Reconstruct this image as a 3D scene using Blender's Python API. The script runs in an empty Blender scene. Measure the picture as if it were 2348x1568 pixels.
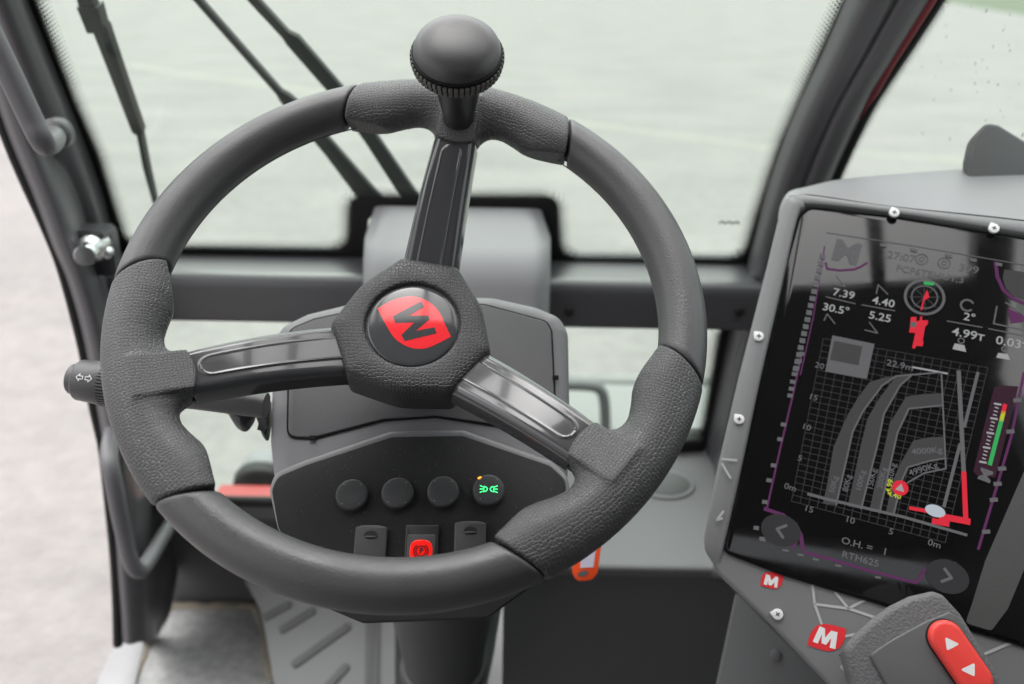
import bpy, bmesh, math, random
import numpy as np
from mathutils import Vector, Matrix
random.seed(7)
RAD = math.radians
scene = bpy.context.scene
COL = scene.collection

# ------------------------------------------------------------------ camera
# Eye of the driver: 2.3 m above the yard, looking down at the wheel.
F, CX, CY = 2000.0, 1173.5, 784.0            # focal length and centre, in units of a 2347 wide frame
PITCH, ROLL = RAD(22.5), RAD(1.0)
EYE = Vector((0, 0, 2.3))
r0, u0 = Vector((1, 0, 0)), Vector((0, math.sin(PITCH), math.cos(PITCH)))
BACK = Vector((0, -math.cos(PITCH), math.sin(PITCH)))
RIGHT = r0 * math.cos(ROLL) + u0 * math.sin(ROLL)
UP = u0 * math.cos(ROLL) - r0 * math.sin(ROLL)
CAMROT = Matrix((RIGHT, UP, BACK)).transposed()
cd = bpy.data.cameras.new('camera'); cam = bpy.data.objects.new('camera', cd); COL.objects.link(cam)
cam.matrix_world = Matrix.Translation(EYE) @ CAMROT.to_4x4()
cd.sensor_width = 36; cd.lens = F / 2347 * 36
cd.clip_start = .02; cd.clip_end = 3000
cd.dof.use_dof = True; cd.dof.focus_distance = .615; cd.dof.aperture_fstop = 4.6
cd.dof.aperture_blades = 0
scene.camera = cam


def camdir(v): return CAMROT @ Vector(v)
def ray(p): return camdir(((p[0] - CX) / F, -(p[1] - CY) / F, -1))


class Plane:
    """A plane in the cab with its own axes; at() gives the 2-D place seen at a point of the frame."""
    def __init__(s, o, n, right=None):
        s.o = Vector(o); s.n = Vector(n).normalized()
        r = Vector(right) if right is not None else Vector((1, 0, 0))
        r = (r - s.n * r.dot(s.n)).normalized()
        s.x = r; s.y = s.n.cross(r)
        s.M = Matrix.Translation(s.o) @ Matrix((s.x, s.y, s.n)).transposed().to_4x4()
    def world(s, p):
        d = ray(p); t = (s.o - EYE).dot(s.n) / d.dot(s.n); return EYE + d * t
    def at(s, p):
        q = s.world(p) - s.o; return (q.dot(s.x), q.dot(s.y))
    def lift(s, h): return Plane(s.o + s.n * h, s.n, s.x)
    def pts(s, ps): return [s.at(p) for p in ps]


def onY(px, py, y): return Plane((0, y, 0), (0, -1, 0)).world((px, py))
def onZ(px, py, z): return Plane((0, 0, z), (0, 0, 1)).world((px, py))
def onX(px, py, x): return Plane((x, 0, 0), (-1, 0, 0), (0, 1, 0)).world((px, py))
Zc = 2.3

# ------------------------------------------------------------------ objects
def tag(o, label=None, cat=None, group=None, kind=None):
    if label: o['label'] = label
    if cat: o['category'] = cat
    if group: o['group'] = group
    if kind: o['kind'] = kind
    return o

def empty(name, M, label, cat, group=None):
    o = bpy.data.objects.new(name, None); COL.objects.link(o)
    o.matrix_world = M if isinstance(M, Matrix) else Matrix.Translation(M)
    o.empty_display_size = .02
    return tag(o, label, cat, group)

def mk(name, verts, faces, mat, parent=None, M=None, smooth=True):
    """Link one mesh object; verts are given in the frame M (world when None)."""
    me = bpy.data.meshes.new(name)
    me.from_pydata([tuple(v) for v in verts], [], faces)
    me.update()
    return link(name, me, mat, parent, M, smooth)

def link(name, me, mat, parent=None, M=None, smooth=True):
    if smooth:
        me.polygons.foreach_set('use_smooth', [True] * len(me.polygons))
    o = bpy.data.objects.new(name, me); COL.objects.link(o)
    if mat is not None: me.materials.append(mat)
    if parent is not None:
        o.parent = parent
        pm = PM(parent)
        o.matrix_basis = pm.inverted() @ (M if M is not None else Matrix.Identity(4))
    else:
        o.matrix_basis = M if M is not None else Matrix.Identity(4)
    return o

def PM(o):
    m = o.matrix_basis.copy()
    while o.parent is not None:
        o = o.parent; m = o.matrix_basis @ m
    return m

def from_bm(name, bm, mat, parent=None, M=None, smooth=True, angle=None):
    bmesh.ops.recalc_face_normals(bm, faces=bm.faces[:])
    me = bpy.data.meshes.new(name); bm.to_mesh(me); bm.free()
    o = link(name, me, mat, parent, M, smooth)
    if angle is not None:
        me.set_sharp_from_angle(angle=RAD(angle))
    return o

def fillet(pts, r, n=6):
    """Round the corners of a closed outline; r is one radius or one per corner."""
    out = []; N = len(pts)
    for i in range(N):
        p = Vector(pts[i]); a = Vector(pts[i - 1]); b = Vector(pts[(i + 1) % N])
        ri = r[i] if isinstance(r, (list, tuple)) else r
        da, db = (a - p), (b - p); la, lb = da.length, db.length
        if ri <= 0 or la < 1e-9 or lb < 1e-9: out.append(tuple(p)); continue
        da /= la; db /= lb
        c = max(-1, min(1, da.dot(db))); ang = math.acos(c)
        if ang > RAD(176): out.append(tuple(p)); continue
        t = min(ri / math.tan(ang / 2), la * .48, lb * .48)
        A, B = p + da * t, p + db * t
        for k in range(n + 1):
            s = k / n
            out.append(tuple(A * (1 - s) ** 2 + p * 2 * s * (1 - s) + B * s ** 2))
    return out

def inset(pts, d):
    """Offset a closed 2-D outline inwards by d."""
    N = len(pts); area = sum(pts[i][0] * pts[(i + 1) % N][1] - pts[(i + 1) % N][0] * pts[i][1] for i in range(N))
    s = 1 if area > 0 else -1; out = []
    for i in range(N):
        p, a, b = Vector(pts[i]), Vector(pts[i - 1]), Vector(pts[(i + 1) % N])
        e1, e2 = p - a, b - p
        if e1.length < 1e-9: e1 = e2
        if e2.length < 1e-9: e2 = e1
        e1 = e1.normalized(); e2 = e2.normalized()
        n1, n2 = Vector((-e1.y, e1.x)), Vector((-e2.y, e2.x))
        m = n1 + n2
        m = m.normalized() if m.length > 1e-6 else n1
        k = 1 / max(.45, m.dot(n1))
        out.append(tuple(p + m * d * k * s))
    return out

def plate(name, outline, z0, z1, bev, mat, parent, M, nb=4, back=0.0, taper=0.0, angle=35):
    """Solid slab: outline at z1 (front, edges rounded by bev) down to z0."""
    N = len(outline); bm = bmesh.new(); rings = []
    if bev > 0:
        prof = [(bev * (1 - math.sin(math.pi / 2 * k / nb)), -bev * (1 - math.cos(math.pi / 2 * k / nb))) for k in range(nb + 1)]
    else: prof = [(0, 0)]
    for off, dz in prof:
        rings.append([bm.verts.new((p[0], p[1], z1 + dz)) for p in (inset(outline, off) if off > 0 else outline)])
    # prof runs from the full outline inwards; sort so the first ring is the front face
    rings_sorted = sorted(rings, key=lambda r: -r[0].co.z)
    base = inset(outline, taper) if taper else outline
    rings_sorted.append([bm.verts.new((p[0], p[1], z0)) for p in base])
    for a, b in zip(rings_sorted, rings_sorted[1:]):
        for i in range(N):
            j = (i + 1) % N
            bm.faces.new((a[i], a[j], b[j], b[i]))
    bm.faces.new(rings_sorted[0]); bm.faces.new(rings_sorted[-1][::-1])
    return from_bm(name, bm, mat, parent, M, True, angle)

def plate_prof(bev, nb):
    return

def lathe(name, prof, mat, parent, M, n=48, angle=40, cap=True):
    """prof: (radius, height) pairs round the local z axis."""
    V, Fc = [], []
    for r, h in prof:
        for k in range(n):
            a = 2 * math.pi * k / n; V.append((r * math.cos(a), r * math.sin(a), h))
    for i in range(len(prof) - 1):
        for k in range(n):
            j = (k + 1) % n
            Fc.append((i * n + k, i * n + j, (i + 1) * n + j, (i + 1) * n + k))
    if cap:
        Fc.append(tuple(range(n))[::-1]); Fc.append(tuple(range((len(prof) - 1) * n, len(prof) * n)))
    me = bpy.data.meshes.new(name); me.from_pydata(V, [], Fc)
    bm = bmesh.new(); bm.from_mesh(me); bpy.data.meshes.remove(me)
    return from_bm(name, bm, mat, parent, M, True, angle)

def tube_bm(bm, path, rad, n=14, closed=False):
    path = [Vector(p) for p in path]; N = len(path); rings = []
    t = (path[1] - path[0]).normalized()
    ref = t.orthogonal().normalized()
    for i, p in enumerate(path):
        a = path[max(0, i - 1)]; b = path[min(N - 1, i + 1)]
        t = (b - a).normalized(); ref = (ref - t * ref.dot(t)).normalized(); bi = t.cross(ref)
        r = rad[i] if isinstance(rad, (list, tuple)) else rad
        rings.append([bm.verts.new(p + (ref * math.cos(2 * math.pi * k / n) + bi * math.sin(2 * math.pi * k / n)) * r) for k in range(n)])
    for a, b in zip(rings, rings[1:]):
        for k in range(n):
            j = (k + 1) % n; bm.faces.new((a[k], a[j], b[j], b[k]))
    bm.faces.new(rings[0][::-1]); bm.faces.new(rings[-1])

def tube(name, path, rad, mat, parent, M=None, n=14, angle=50):
    bm = bmesh.new(); tube_bm(bm, path, rad, n); return from_bm(name, bm, mat, parent, M, True, angle)

def smooth_path(pts, n=8):
    """Catmull-Rom through the points."""
    P = [Vector(p) for p in pts]; P = [P[0] * 2 - P[1]] + P + [P[-1] * 2 - P[-2]]; out = []
    for i in range(1, len(P) - 2):
        for k in range(n):
            t = k / n; a, b, c, d = P[i - 1:i + 3]
            out.append(.5 * ((2 * b) + (c - a) * t + (2 * a - 5 * b + 4 * c - d) * t * t + (3 * b - a - 3 * c + d) * t ** 3))
    out.append(P[-2]); return out

def grid(name, rows, mat, parent, M=None, smooth=True, thick=0, angle=None, cyclic=False):
    """Surface through rows of points; thick > 0 gives it a back."""
    nr, nc = len(rows), len(rows[0])
    V = [Vector(p) for r in rows for p in r]
    Fc = [(i * nc + j, i * nc + j + 1, (i + 1) * nc + j + 1, (i + 1) * nc + j) for i in range(nr - 1) for j in range(nc - 1)]
    o = mk(name, V, Fc, mat, parent, M, smooth)
    if thick:
        bm = bmesh.new(); bm.from_mesh(o.data); bmesh.ops.solidify(bm, geom=bm.faces[:], thickness=thick)
        bmesh.ops.recalc_face_normals(bm, faces=bm.faces[:]); bm.to_mesh(o.data); bm.free()
    if smooth: o.data.polygons.foreach_set('use_smooth', [True] * len(o.data.polygons))
    if angle: o.data.set_sharp_from_angle(angle=RAD(angle))
    return o

def box_bm(bm, c, h, R=None):
    vs = []
    for sx in (-1, 1):
        for sy in (-1, 1):
            for sz in (-1, 1):
                v = Vector((sx * h[0], sy * h[1], sz * h[2]))
                if R is not None: v = R @ v
                vs.append(bm.verts.new(Vector(c) + v))
    for f in ((0, 1, 3, 2), (4, 6, 7, 5), (0, 4, 5, 1), (2, 3, 7, 6), (0, 2, 6, 4), (1, 5, 7, 3)):
        bm.faces.new([vs[i] for i in f])

def flat_bm(bm, outline, z):
    vs = [bm.verts.new((p[0], p[1], z)) for p in outline]
    try: bm.faces.new(vs)
    except ValueError: pass

def stroke_bm(bm, pts, w, z):
    """A flat drawn line of width w."""
    P = [Vector(p) for p in pts]
    for a, b in zip(P, P[1:]):
        d = (b - a)
        if d.length < 1e-9: continue
        d.normalize(); n = Vector((-d.y, d.x)) * w / 2; e = d * w * .3
        flat_bm(bm, [a - n - e, b - n + e, b + n + e, a + n - e], z)

def up_bm(name, bm, mat, parent, M):
    """Flat printed shapes: every face looks along +z."""
    for f in bm.faces: f.normal_update()
    for f in bm.faces:
        if f.normal.z < 0: f.normal_flip()
    me = bpy.data.meshes.new(name); bm.to_mesh(me); bm.free()
    return link(name, me, mat, parent, M, False)

def text_mesh(bm, s, pos, size, ang=0, z=0, bold=.0, shear=0, align='CENTER', sx=1):
    cu = bpy.data.curves.new('t', 'FONT'); cu.body = s; cu.size = size; cu.align_x = align; cu.align_y = 'CENTER'
    cu.offset = bold * size; cu.shear = shear; cu.resolution_u = 3
    o = bpy.data.objects.new('t', cu); COL.objects.link(o)
    dg = bpy.context.evaluated_depsgraph_get()
    me = bpy.data.meshes.new_from_object(o.evaluated_get(dg))
    me.transform(Matrix.Translation((pos[0], pos[1], z)) @ Matrix.Rotation(ang, 4, 'Z') @ Matrix.Diagonal((sx, 1, 1, 1)))
    bm.from_mesh(me)
    bpy.data.objects.remove(o); bpy.data.curves.remove(cu); bpy.data.meshes.remove(me)

# ------------------------------------------------------------------ materials
def new_mat(name):
    m = bpy.data.materials.new(name); m.use_nodes = True
    nt = m.node_tree; b = nt.nodes['Principled BSDF']; return m, nt, b

def N(nt, t, **kw):
    n = nt.nodes.new(t)
    for k, v in kw.items():
        if k in n.inputs: n.inputs[k].default_value = v
        else: setattr(n, k, v)
    return n

def plastic(name, col, rough=.5, spec=.5, grain=0, gscale=900, coat=0, metallic=0, blotch=0, dust=0, bscale=14):
    m, nt, b = new_mat(name); L = nt.links
    b.inputs['Base Color'].default_value = (*col, 1); b.inputs['Roughness'].default_value = rough
    b.inputs['Specular IOR Level'].default_value = spec; b.inputs['Metallic'].default_value = metallic
    b.inputs['Coat Weight'].default_value = coat; b.inputs['Coat Roughness'].default_value = .05
    tc = N(nt, 'ShaderNodeTexCoord')
    if grain:
        t = N(nt, 'ShaderNodeTexNoise', Scale=gscale, Detail=2.0); L.new(tc.outputs['Object'], t.inputs['Vector'])
        bp = N(nt, 'ShaderNodeBump', Strength=grain, Distance=.0006); L.new(t.outputs['Fac'], bp.inputs['Height'])
        L.new(bp.outputs['Normal'], b.inputs['Normal'])
    if blotch:
        t = N(nt, 'ShaderNodeTexNoise', Scale=bscale, Detail=5.0, Roughness=.62); L.new(tc.outputs['Object'], t.inputs['Vector'])
        r = N(nt, 'ShaderNodeMapRange'); L.new(t.outputs['Fac'], r.inputs['Value'])
        r.inputs['From Min'].default_value = .3; r.inputs['From Max'].default_value = .7
        r.inputs['To Min'].default_value = max(.03, rough - blotch); r.inputs['To Max'].default_value = min(1, rough + blotch)
        L.new(r.outputs[0], b.inputs['Roughness'])
    if dust:
        t = N(nt, 'ShaderNodeTexVoronoi', Scale=420.0); L.new(tc.outputs['Object'], t.inputs['Vector'])
        t2 = N(nt, 'ShaderNodeTexNoise', Scale=25.0, Detail=3.0); L.new(tc.outputs['Object'], t2.inputs['Vector'])
        r = N(nt, 'ShaderNodeMapRange'); L.new(t.outputs['Distance'], r.inputs['Value'])
        r.inputs['From Min'].default_value = .05; r.inputs['From Max'].default_value = .11
        r.inputs['To Min'].default_value = 1; r.inputs['To Max'].default_value = 0
        wn = N(nt, 'ShaderNodeMath', operation='GREATER_THAN'); wn.inputs[1].default_value = .72
        L.new(t.outputs['Color'], wn.inputs[0])
        mu = N(nt, 'ShaderNodeMath', operation='MULTIPLY'); L.new(r.outputs[0], mu.inputs[0]); L.new(wn.outputs[0], mu.inputs[1])
        mu2 = N(nt, 'ShaderNodeMath', operation='MULTIPLY'); mu2.inputs[1].default_value = dust; L.new(mu.outputs[0], mu2.inputs[0])
        mx = N(nt, 'ShaderNodeMix', data_type='RGBA'); L.new(mu2.outputs[0], mx.inputs['Factor'])
        mx.inputs['A'].default_value = (*col, 1); mx.inputs['B'].default_value = (.35, .34, .32, 1)
        L.new(mx.outputs['Result'], b.inputs['Base Color'])
    return m

def leather(name, col, scale, strength=.8, dust=.045):
    """Pebbled leather laid out on the part's unrolled surface: cells with soft valleys between them."""
    m, nt, b = new_mat(name); L = nt.links
    tc = N(nt, 'ShaderNodeTexCoord')
    ns = N(nt, 'ShaderNodeTexNoise', Scale=90.0, Detail=1.0); L.new(tc.outputs['UV'], ns.inputs['Vector'])
    ad = N(nt, 'ShaderNodeVectorMath', operation='MULTIPLY_ADD'); ad.inputs[1].default_value = (.0016, .0016, 0)
    L.new(ns.outputs['Color'], ad.inputs[0]); L.new(tc.outputs['UV'], ad.inputs[2])
    v = N(nt, 'ShaderNodeTexVoronoi', feature='DISTANCE_TO_EDGE', voronoi_dimensions='2D', Scale=scale, Randomness=.62)
    L.new(ad.outputs[0], v.inputs['Vector'])
    r = N(nt, 'ShaderNodeMapRange', interpolation_type='SMOOTHSTEP'); L.new(v.outputs['Distance'], r.inputs['Value'])
    r.inputs['From Min'].default_value = 0.02; r.inputs['From Max'].default_value = .21
    fn = N(nt, 'ShaderNodeTexNoise', Scale=2600.0, Detail=1.0); L.new(tc.outputs['Object'], fn.inputs['Vector'])
    fm = N(nt, 'ShaderNodeMath', operation='MULTIPLY_ADD'); fm.inputs[1].default_value = .12
    L.new(fn.outputs['Fac'], fm.inputs[0]); L.new(r.outputs[0], fm.inputs[2])
    bp = N(nt, 'ShaderNodeBump', Strength=strength, Distance=.0008); L.new(fm.outputs[0], bp.inputs['Height'])
    L.new(bp.outputs['Normal'], b.inputs['Normal'])
    w = N(nt, 'ShaderNodeTexNoise', Scale=22.0, Detail=4.0); L.new(tc.outputs['Object'], w.inputs['Vector'])
    rr = N(nt, 'ShaderNodeMapRange'); L.new(w.outputs['Fac'], rr.inputs['Value'])
    rr.inputs['From Min'].default_value = .3; rr.inputs['From Max'].default_value = .7
    rr.inputs['To Min'].default_value = .34; rr.inputs['To Max'].default_value = .50
    L.new(rr.outputs[0], b.inputs['Roughness'])
    # pale dust caught in the valleys between the pebbles
    dm = N(nt, 'ShaderNodeMix', data_type='RGBA'); L.new(r.outputs[0], dm.inputs['Factor'])
    dm.inputs['A'].default_value = (*[c * 1.0 + dust for c in col], 1); dm.inputs['B'].default_value = (*col, 1)
    L.new(dm.outputs['Result'], b.inputs['Base Color']); b.inputs['Specular IOR Level'].default_value = .5
    return m

def emit(name, col, s):
    m, nt, b = new_mat(name); b.inputs['Base Color'].default_value = (0.01, 0.01, 0.01, 1)
    b.inputs['Emission Color'].default_value = (*col, 1); b.inputs['Emission Strength'].default_value = s
    b.inputs['Roughness'].default_value = .06
    return m

def glass_mat(name, tint, refl=.05, veil=0.0):
    m = bpy.data.materials.new(name); m.use_nodes = True; nt = m.node_tree; L = nt.links
    nt.nodes.remove(nt.nodes['Principled BSDF']); out = nt.nodes['Material Output']
    tr = N(nt, 'ShaderNodeBsdfTransparent'); tr.inputs['Color'].default_value = (*tint, 1)
    gl = N(nt, 'ShaderNodeBsdfGlossy', Roughness=.02)
    fr = N(nt, 'ShaderNodeFresnel', IOR=1.45)
    mx = N(nt, 'ShaderNodeMixShader'); L.new(fr.outputs[0], mx.inputs[0]); L.new(tr.outputs[0], mx.inputs[1]); L.new(gl.outputs[0], mx.inputs[2])
    if veil:     # thin film of dust on the pane
        df = N(nt, 'ShaderNodeBsdfDiffuse'); df.inputs['Color'].default_value = (.75, .78, .75, 1)
        tl = N(nt, 'ShaderNodeBsdfTranslucent'); tl.inputs['Color'].default_value = (.75, .8, .76, 1)
        a = N(nt, 'ShaderNodeAddShader'); L.new(df.outputs[0], a.inputs[0]); L.new(tl.outputs[0], a.inputs[1])
        m2 = N(nt, 'ShaderNodeMixShader'); L.new(mx.outputs[0], m2.inputs[1]); L.new(tl.outputs[0], m2.inputs[2])
        tc = N(nt, 'ShaderNodeTexCoord'); ns = N(nt, 'ShaderNodeTexNoise', Scale=9.0, Detail=6.0); L.new(tc.outputs['Object'], ns.inputs['Vector'])
        mr = N(nt, 'ShaderNodeMapRange'); L.new(ns.outputs['Fac'], mr.inputs['Value']); mr.inputs['To Min'].default_value = veil * .6; mr.inputs['To Max'].default_value = veil * 1.4
        L.new(mr.outputs[0], m2.inputs[0]); L.new(m2.outputs[0], out.inputs[0])
    else: L.new(mx.outputs[0], out.inputs[0])
    return m

MT = {}
MT['rim'] = plastic('rim_polyurethane', (.066, .066, .068), .43, .6, grain=.34, gscale=700, blotch=.09, bscale=22)
MT['grip'] = leather('pebbled_grip', (.066, .066, .068), 365, .6, .018)
MT['hub'] = leather('pebbled_hub', (.040, .040, .042), 365, .55, .012)
MT['gloss'] = plastic('glossy_spoke_cover', (.062, .063, .066), .15, .5, coat=.4, blotch=.05, bscale=40)
MT['knob'] = plastic('knob_plastic', (.050, .050, .052), .37, .6, grain=.25, gscale=1500)
MT['knurl'] = plastic('knob_rubber', (.105, .107, .098), .6, .4)
MT['stem'] = plastic('knob_stem', (.028, .028, .029), .35, .5)
MT['badge'] = plastic('badge_dark', (.055, .058, .060), .12, .5, coat=0, blotch=.04, bscale=60)
MT['badge_red'] = plastic('badge_red', (.86, .035, .045), .12, .5, coat=0, blotch=.04, bscale=60)
MT['pod'] = plastic('pod_plastic', (.18, .177, .186), .5, .45, grain=.18, gscale=1100, dust=.5)
MT['lid'] = plastic('pod_lid', (.115, .113, .119), .52, .4, grain=.22, gscale=1200, dust=.3)
MT['black'] = plastic('switch_plate_black', (.018, .018, .018), .66, .3, grain=.7, gscale=1500, dust=.9)
MT['gap'] = plastic('shadow_gap', (.006, .006, .006), .8, .2)
MT['button'] = plastic('button_grey', (.060, .061, .064), .55, .4, grain=.2, gscale=1500, dust=.5)
MT['rocker'] = plastic('rocker_grey', (.055, .055, .057), .42, .45, grain=.15, gscale=1500)
MT['rocker_black'] = plastic('rocker_black', (.020, .020, .021), .35, .5)
MT['frame'] = plastic('cab_paint', (.094, .090, .097), .36, .5, grain=.15, gscale=300, blotch=.06)
MT['cover'] = plastic('motor_cover_grey', (.305, .297, .312), .5, .4, grain=.1, gscale=500)
MT['beam'] = plastic('beam_paint', (.068, .066, .072), .29, .6, grain=.1, gscale=500)
MT['handle'] = plastic('handle_paint', (.122, .118, .126), .4, .5, grain=.1, gscale=400)
MT['rubber'] = plastic('black_rubber', (.010, .010, .010), .6, .35)
MT['shelf'] = plastic('shelf_grey', (.165, .16, .168), .6, .35, grain=.1, gscale=500, blotch=.05)
MT['footwell'] = plastic('footwell_dark', (.10, .10, .103), .55, .35, blotch=.08)
MT['column'] = plastic('column_dark', (.055, .055, .057), .5, .4, grain=.1, gscale=600)
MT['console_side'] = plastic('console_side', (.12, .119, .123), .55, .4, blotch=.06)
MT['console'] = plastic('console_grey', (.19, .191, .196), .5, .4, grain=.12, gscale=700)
MT['hood'] = plastic('console_hood', (.205, .2, .21), .45, .45, grain=.12, gscale=700)
MT['screen'] = plastic('screen_glass', (.006, .006, .0065), .06, .55, blotch=.03, bscale=30, dust=.12)
MT['dusty_sheen'] = plastic('screen_margin', (.075, .075, .074), .35, .4, grain=.3, gscale=1500)  # base lightened to stand in for a reflection on the dusty glass
MT['chrome'] = plastic('chrome', (.78, .78, .78), .2, .5, metallic=1)
MT['alu'] = plastic('sill_metal', (.24, .24, .245), .45, .5, metallic=.3, blotch=.12)
MT['white'] = plastic('white_print', (.75, .75, .75), .5, .3)
MT['white_far'] = plastic('white_paint', (.7, .7, .7), .6, .3)
MT['deco'] = plastic('pale_grey_print', (.42, .42, .43), .5, .3)
MT['m_red'] = plastic('red_print', (.72, .03, .04), .4, .4)
MT['joy'] = plastic('joystick_rubber', (.125, .122, .127), .6, .35, grain=1.3, gscale=480)
MT['joy_face'] = plastic('joystick_face', (.10, .10, .103), .45, .4, grain=.1, gscale=900)
MT['red_btn'] = plastic('red_switch', (.80, .06, .05), .42, .4)
MT['orange'] = plastic('orange_tag', (.95, .085, .01), .4, .5)
MT['paper'] = plastic('tag_paper', (.62, .58, .70), .7, .2)
MT['red_paint'] = plastic('red_paint', (.27, .012, .011), .35, .5)
MT['wiper'] = plastic('wiper_black', (.016, .017, .016), .45, .45)
MT['brass'] = plastic('screw_steel', (.45, .43, .34), .35, .5, metallic=1)
MT['hose'] = plastic('pale_green_hose', (.26, .32, .28), .5, .4)
MT['windscreen'] = glass_mat('tinted_glass', (.815, .925, .855))
MT['side_glass'] = glass_mat('side_glass', (.82, .94, .875))
MT['roof_glass'] = glass_mat('roof_glass', (.92, .92, .92))
MT['scr_white'] = emit('screen_white', (.80, .80, .82), 0.154)
MT['scr_dim'] = emit('screen_grey', (.55, .55, .58), 0.079)
MT['scr_grid'] = emit('screen_grid', (.5, .5, .52), 0.032)
MT['scr_zone'] = emit('screen_zone', (.5, .5, .52), 0.039)
MT['scr_purple'] = emit('screen_purple', (.55, .13, .50), 0.067)
MT['scr_dark'] = emit('screen_dark_purple', (.10, .03, 0.066), .12)
MT['scr_btn'] = emit('screen_button', (.5, .5, .54), .022)
MT['scr_red'] = emit('screen_red', (.95, .03, .06), 0.264)
MT['scr_green'] = emit('screen_green', (.07, .75, .20), 0.187)
MT['scr_yellow'] = emit('screen_yellow', (.75, .8, .05), 0.231)
MT['scr_blue'] = emit('screen_pale_blue', (.72, .8, .9), 0.231)
MT['led_green'] = emit('led_green', (.05, 1, .25), 1.1)
MT['led_orange'] = emit('led_orange', (1, .25, .02), 1.3)
MT['lens_red'] = emit('brake_lens', (1, .02, .01), .16)
MT['lens_red'].node_tree.nodes['Principled BSDF'].inputs['Base Color'].default_value = (.75, .012, .012, 1)
MT['lens_ink'] = plastic('lens_ink', (.10, .006, .006), .5, .3)

def ground_mat():
    m, nt, b = new_mat('concrete_yard'); L = nt.links
    tc = N(nt, 'ShaderNodeTexCoord')
    mpg = N(nt, 'ShaderNodeMapping'); mpg.inputs['Scale'].default_value = (.55, 1, 1); L.new(tc.outputs['Object'], mpg.inputs['Vector'])
    n1 = N(nt, 'ShaderNodeTexNoise', Scale=.7, Detail=7.0, Roughness=.62); L.new(mpg.outputs['Vector'], n1.inputs['Vector'])
    n2 = N(nt, 'ShaderNodeTexNoise', Scale=7.0, Detail=6.0, Roughness=.7); L.new(tc.outputs['Object'], n2.inputs['Vector'])
    n3 = N(nt, 'ShaderNodeTexVoronoi', Scale=28.0); L.new(tc.outputs['Object'], n3.inputs['Vector'])
    c1 = N(nt, 'ShaderNodeValToRGB'); L.new(n1.outputs['Fac'], c1.inputs[0])
    c1.color_ramp.elements[0].position = .32; c1.color_ramp.elements[0].color = (.185, .182, .178, 1)
    c1.color_ramp.elements[1].position = .68; c1.color_ramp.elements[1].color = (.25, .243, .238, 1)
    c2 = N(nt, 'ShaderNodeValToRGB'); L.new(n2.outputs['Fac'], c2.inputs[0])
    c2.color_ramp.elements[0].position = .3; c2.color_ramp.elements[0].color = (.76, .725, .725, 1)
    c2.color_ramp.elements[1].position = .72; c2.color_ramp.elements[1].color = (1.04, 1.005, .992, 1)
    mx = N(nt, 'ShaderNodeMix', data_type='RGBA', blend_type='MULTIPLY'); mx.inputs['Factor'].default_value = 1
    L.new(c1.outputs[0], mx.inputs['A']); L.new(c2.outputs[0], mx.inputs['B'])
    L.new(mx.outputs['Result'], b.inputs['Base Color'])
    bp = N(nt, 'ShaderNodeBump', Strength=.5, Distance=.02); L.new(n3.outputs['Distance'], bp.inputs['Height']); L.new(bp.outputs['Normal'], b.inputs['Normal'])
    b.inputs['Roughness'].default_value = .85
    return m

def noisy(name, a, c, scale, rough=.8, lo=.35, hi=.65, detail=5.0, bump=0):
    m, nt, b = new_mat(name); L = nt.links
    tc = N(nt, 'ShaderNodeTexCoord'); n1 = N(nt, 'ShaderNodeTexNoise', Scale=scale, Detail=detail, Roughness=.65); L.new(tc.outputs['Object'], n1.inputs['Vector'])
    c1 = N(nt, 'ShaderNodeValToRGB'); L.new(n1.outputs['Fac'], c1.inputs[0])
    c1.color_ramp.elements[0].position = lo; c1.color_ramp.elements[0].color = (*a, 1)
    c1.color_ramp.elements[1].position = hi; c1.color_ramp.elements[1].color = (*c, 1)
    L.new(c1.outputs[0], b.inputs['Base Color']); b.inputs['Roughness'].default_value = rough
    if bump:
        bp = N(nt, 'ShaderNodeBump', Strength=bump, Distance=.004); L.new(n1.outputs['Fac'], bp.inputs['Height']); L.new(bp.outputs['Normal'], b.inputs['Normal'])
    return m
MT['ground'] = ground_mat()
MT['grass'] = noisy('grass', (.05, .070, .036), (.082, .11, .055), 1.2)
MT['line'] = noisy('worn_yellow_paint', (.22, .215, .195), (.248, .242, .21), 2.0)
MT['mat'] = noisy('dusty_rubber_mat', (.23, .23, .228), (.32, .32, .315), 60, .8, .36, .64, 5.0, .5)
MT['dirt'] = noisy('dried_mud', (.17, .165, .14), (.27, .225, .17), 45, .95, .35, .6)
MT['ramp'] = plastic('foot_plate_grey', (.22, .22, .22), .55, .4, blotch=.06)
MT['rib'] = plastic('foot_plate_rib', (.13, .13, .13), .6, .3)

# ------------------------------------------------------------------ light
world = bpy.data.worlds.new('World'); scene.world = world; world.use_nodes = True
wn = world.node_tree; bg = wn.nodes['Background']
sky = wn.nodes.new('ShaderNodeTexSky'); sky.sky_type = 'NISHITA'; sky.sun_disc = False
SUN_EL, SUN_AZ = RAD(76), RAD(-30)        # azimuth from +Y (ahead) towards +X
sky.sun_elevation = SUN_EL; sky.sun_rotation = SUN_AZ; sky.air_density = 1.0; sky.dust_density = 4.0; sky.ozone_density = 1.0
hs = wn.nodes.new('ShaderNodeHueSaturation'); hs.inputs['Saturation'].default_value = .12   # overcast: hardly any blue
wn.links.new(sky.outputs[0], hs.inputs['Color']); wn.links.new(hs.outputs[0], bg.inputs['Color'])
bg.inputs['Strength'].default_value = .15
sl = bpy.data.lights.new('sun', 'SUN'); sl.energy = 1.5; sl.angle = RAD(100); sl.color = (1, .97, .93)
so = bpy.data.objects.new('sun', sl); COL.objects.link(so)
sd = Vector((math.sin(SUN_AZ) * math.cos(SUN_EL), math.cos(SUN_AZ) * math.cos(SUN_EL), math.sin(SUN_EL)))
so.rotation_euler = sd.to_track_quat('Z', 'Y').to_euler()
vs = scene.view_settings
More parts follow.
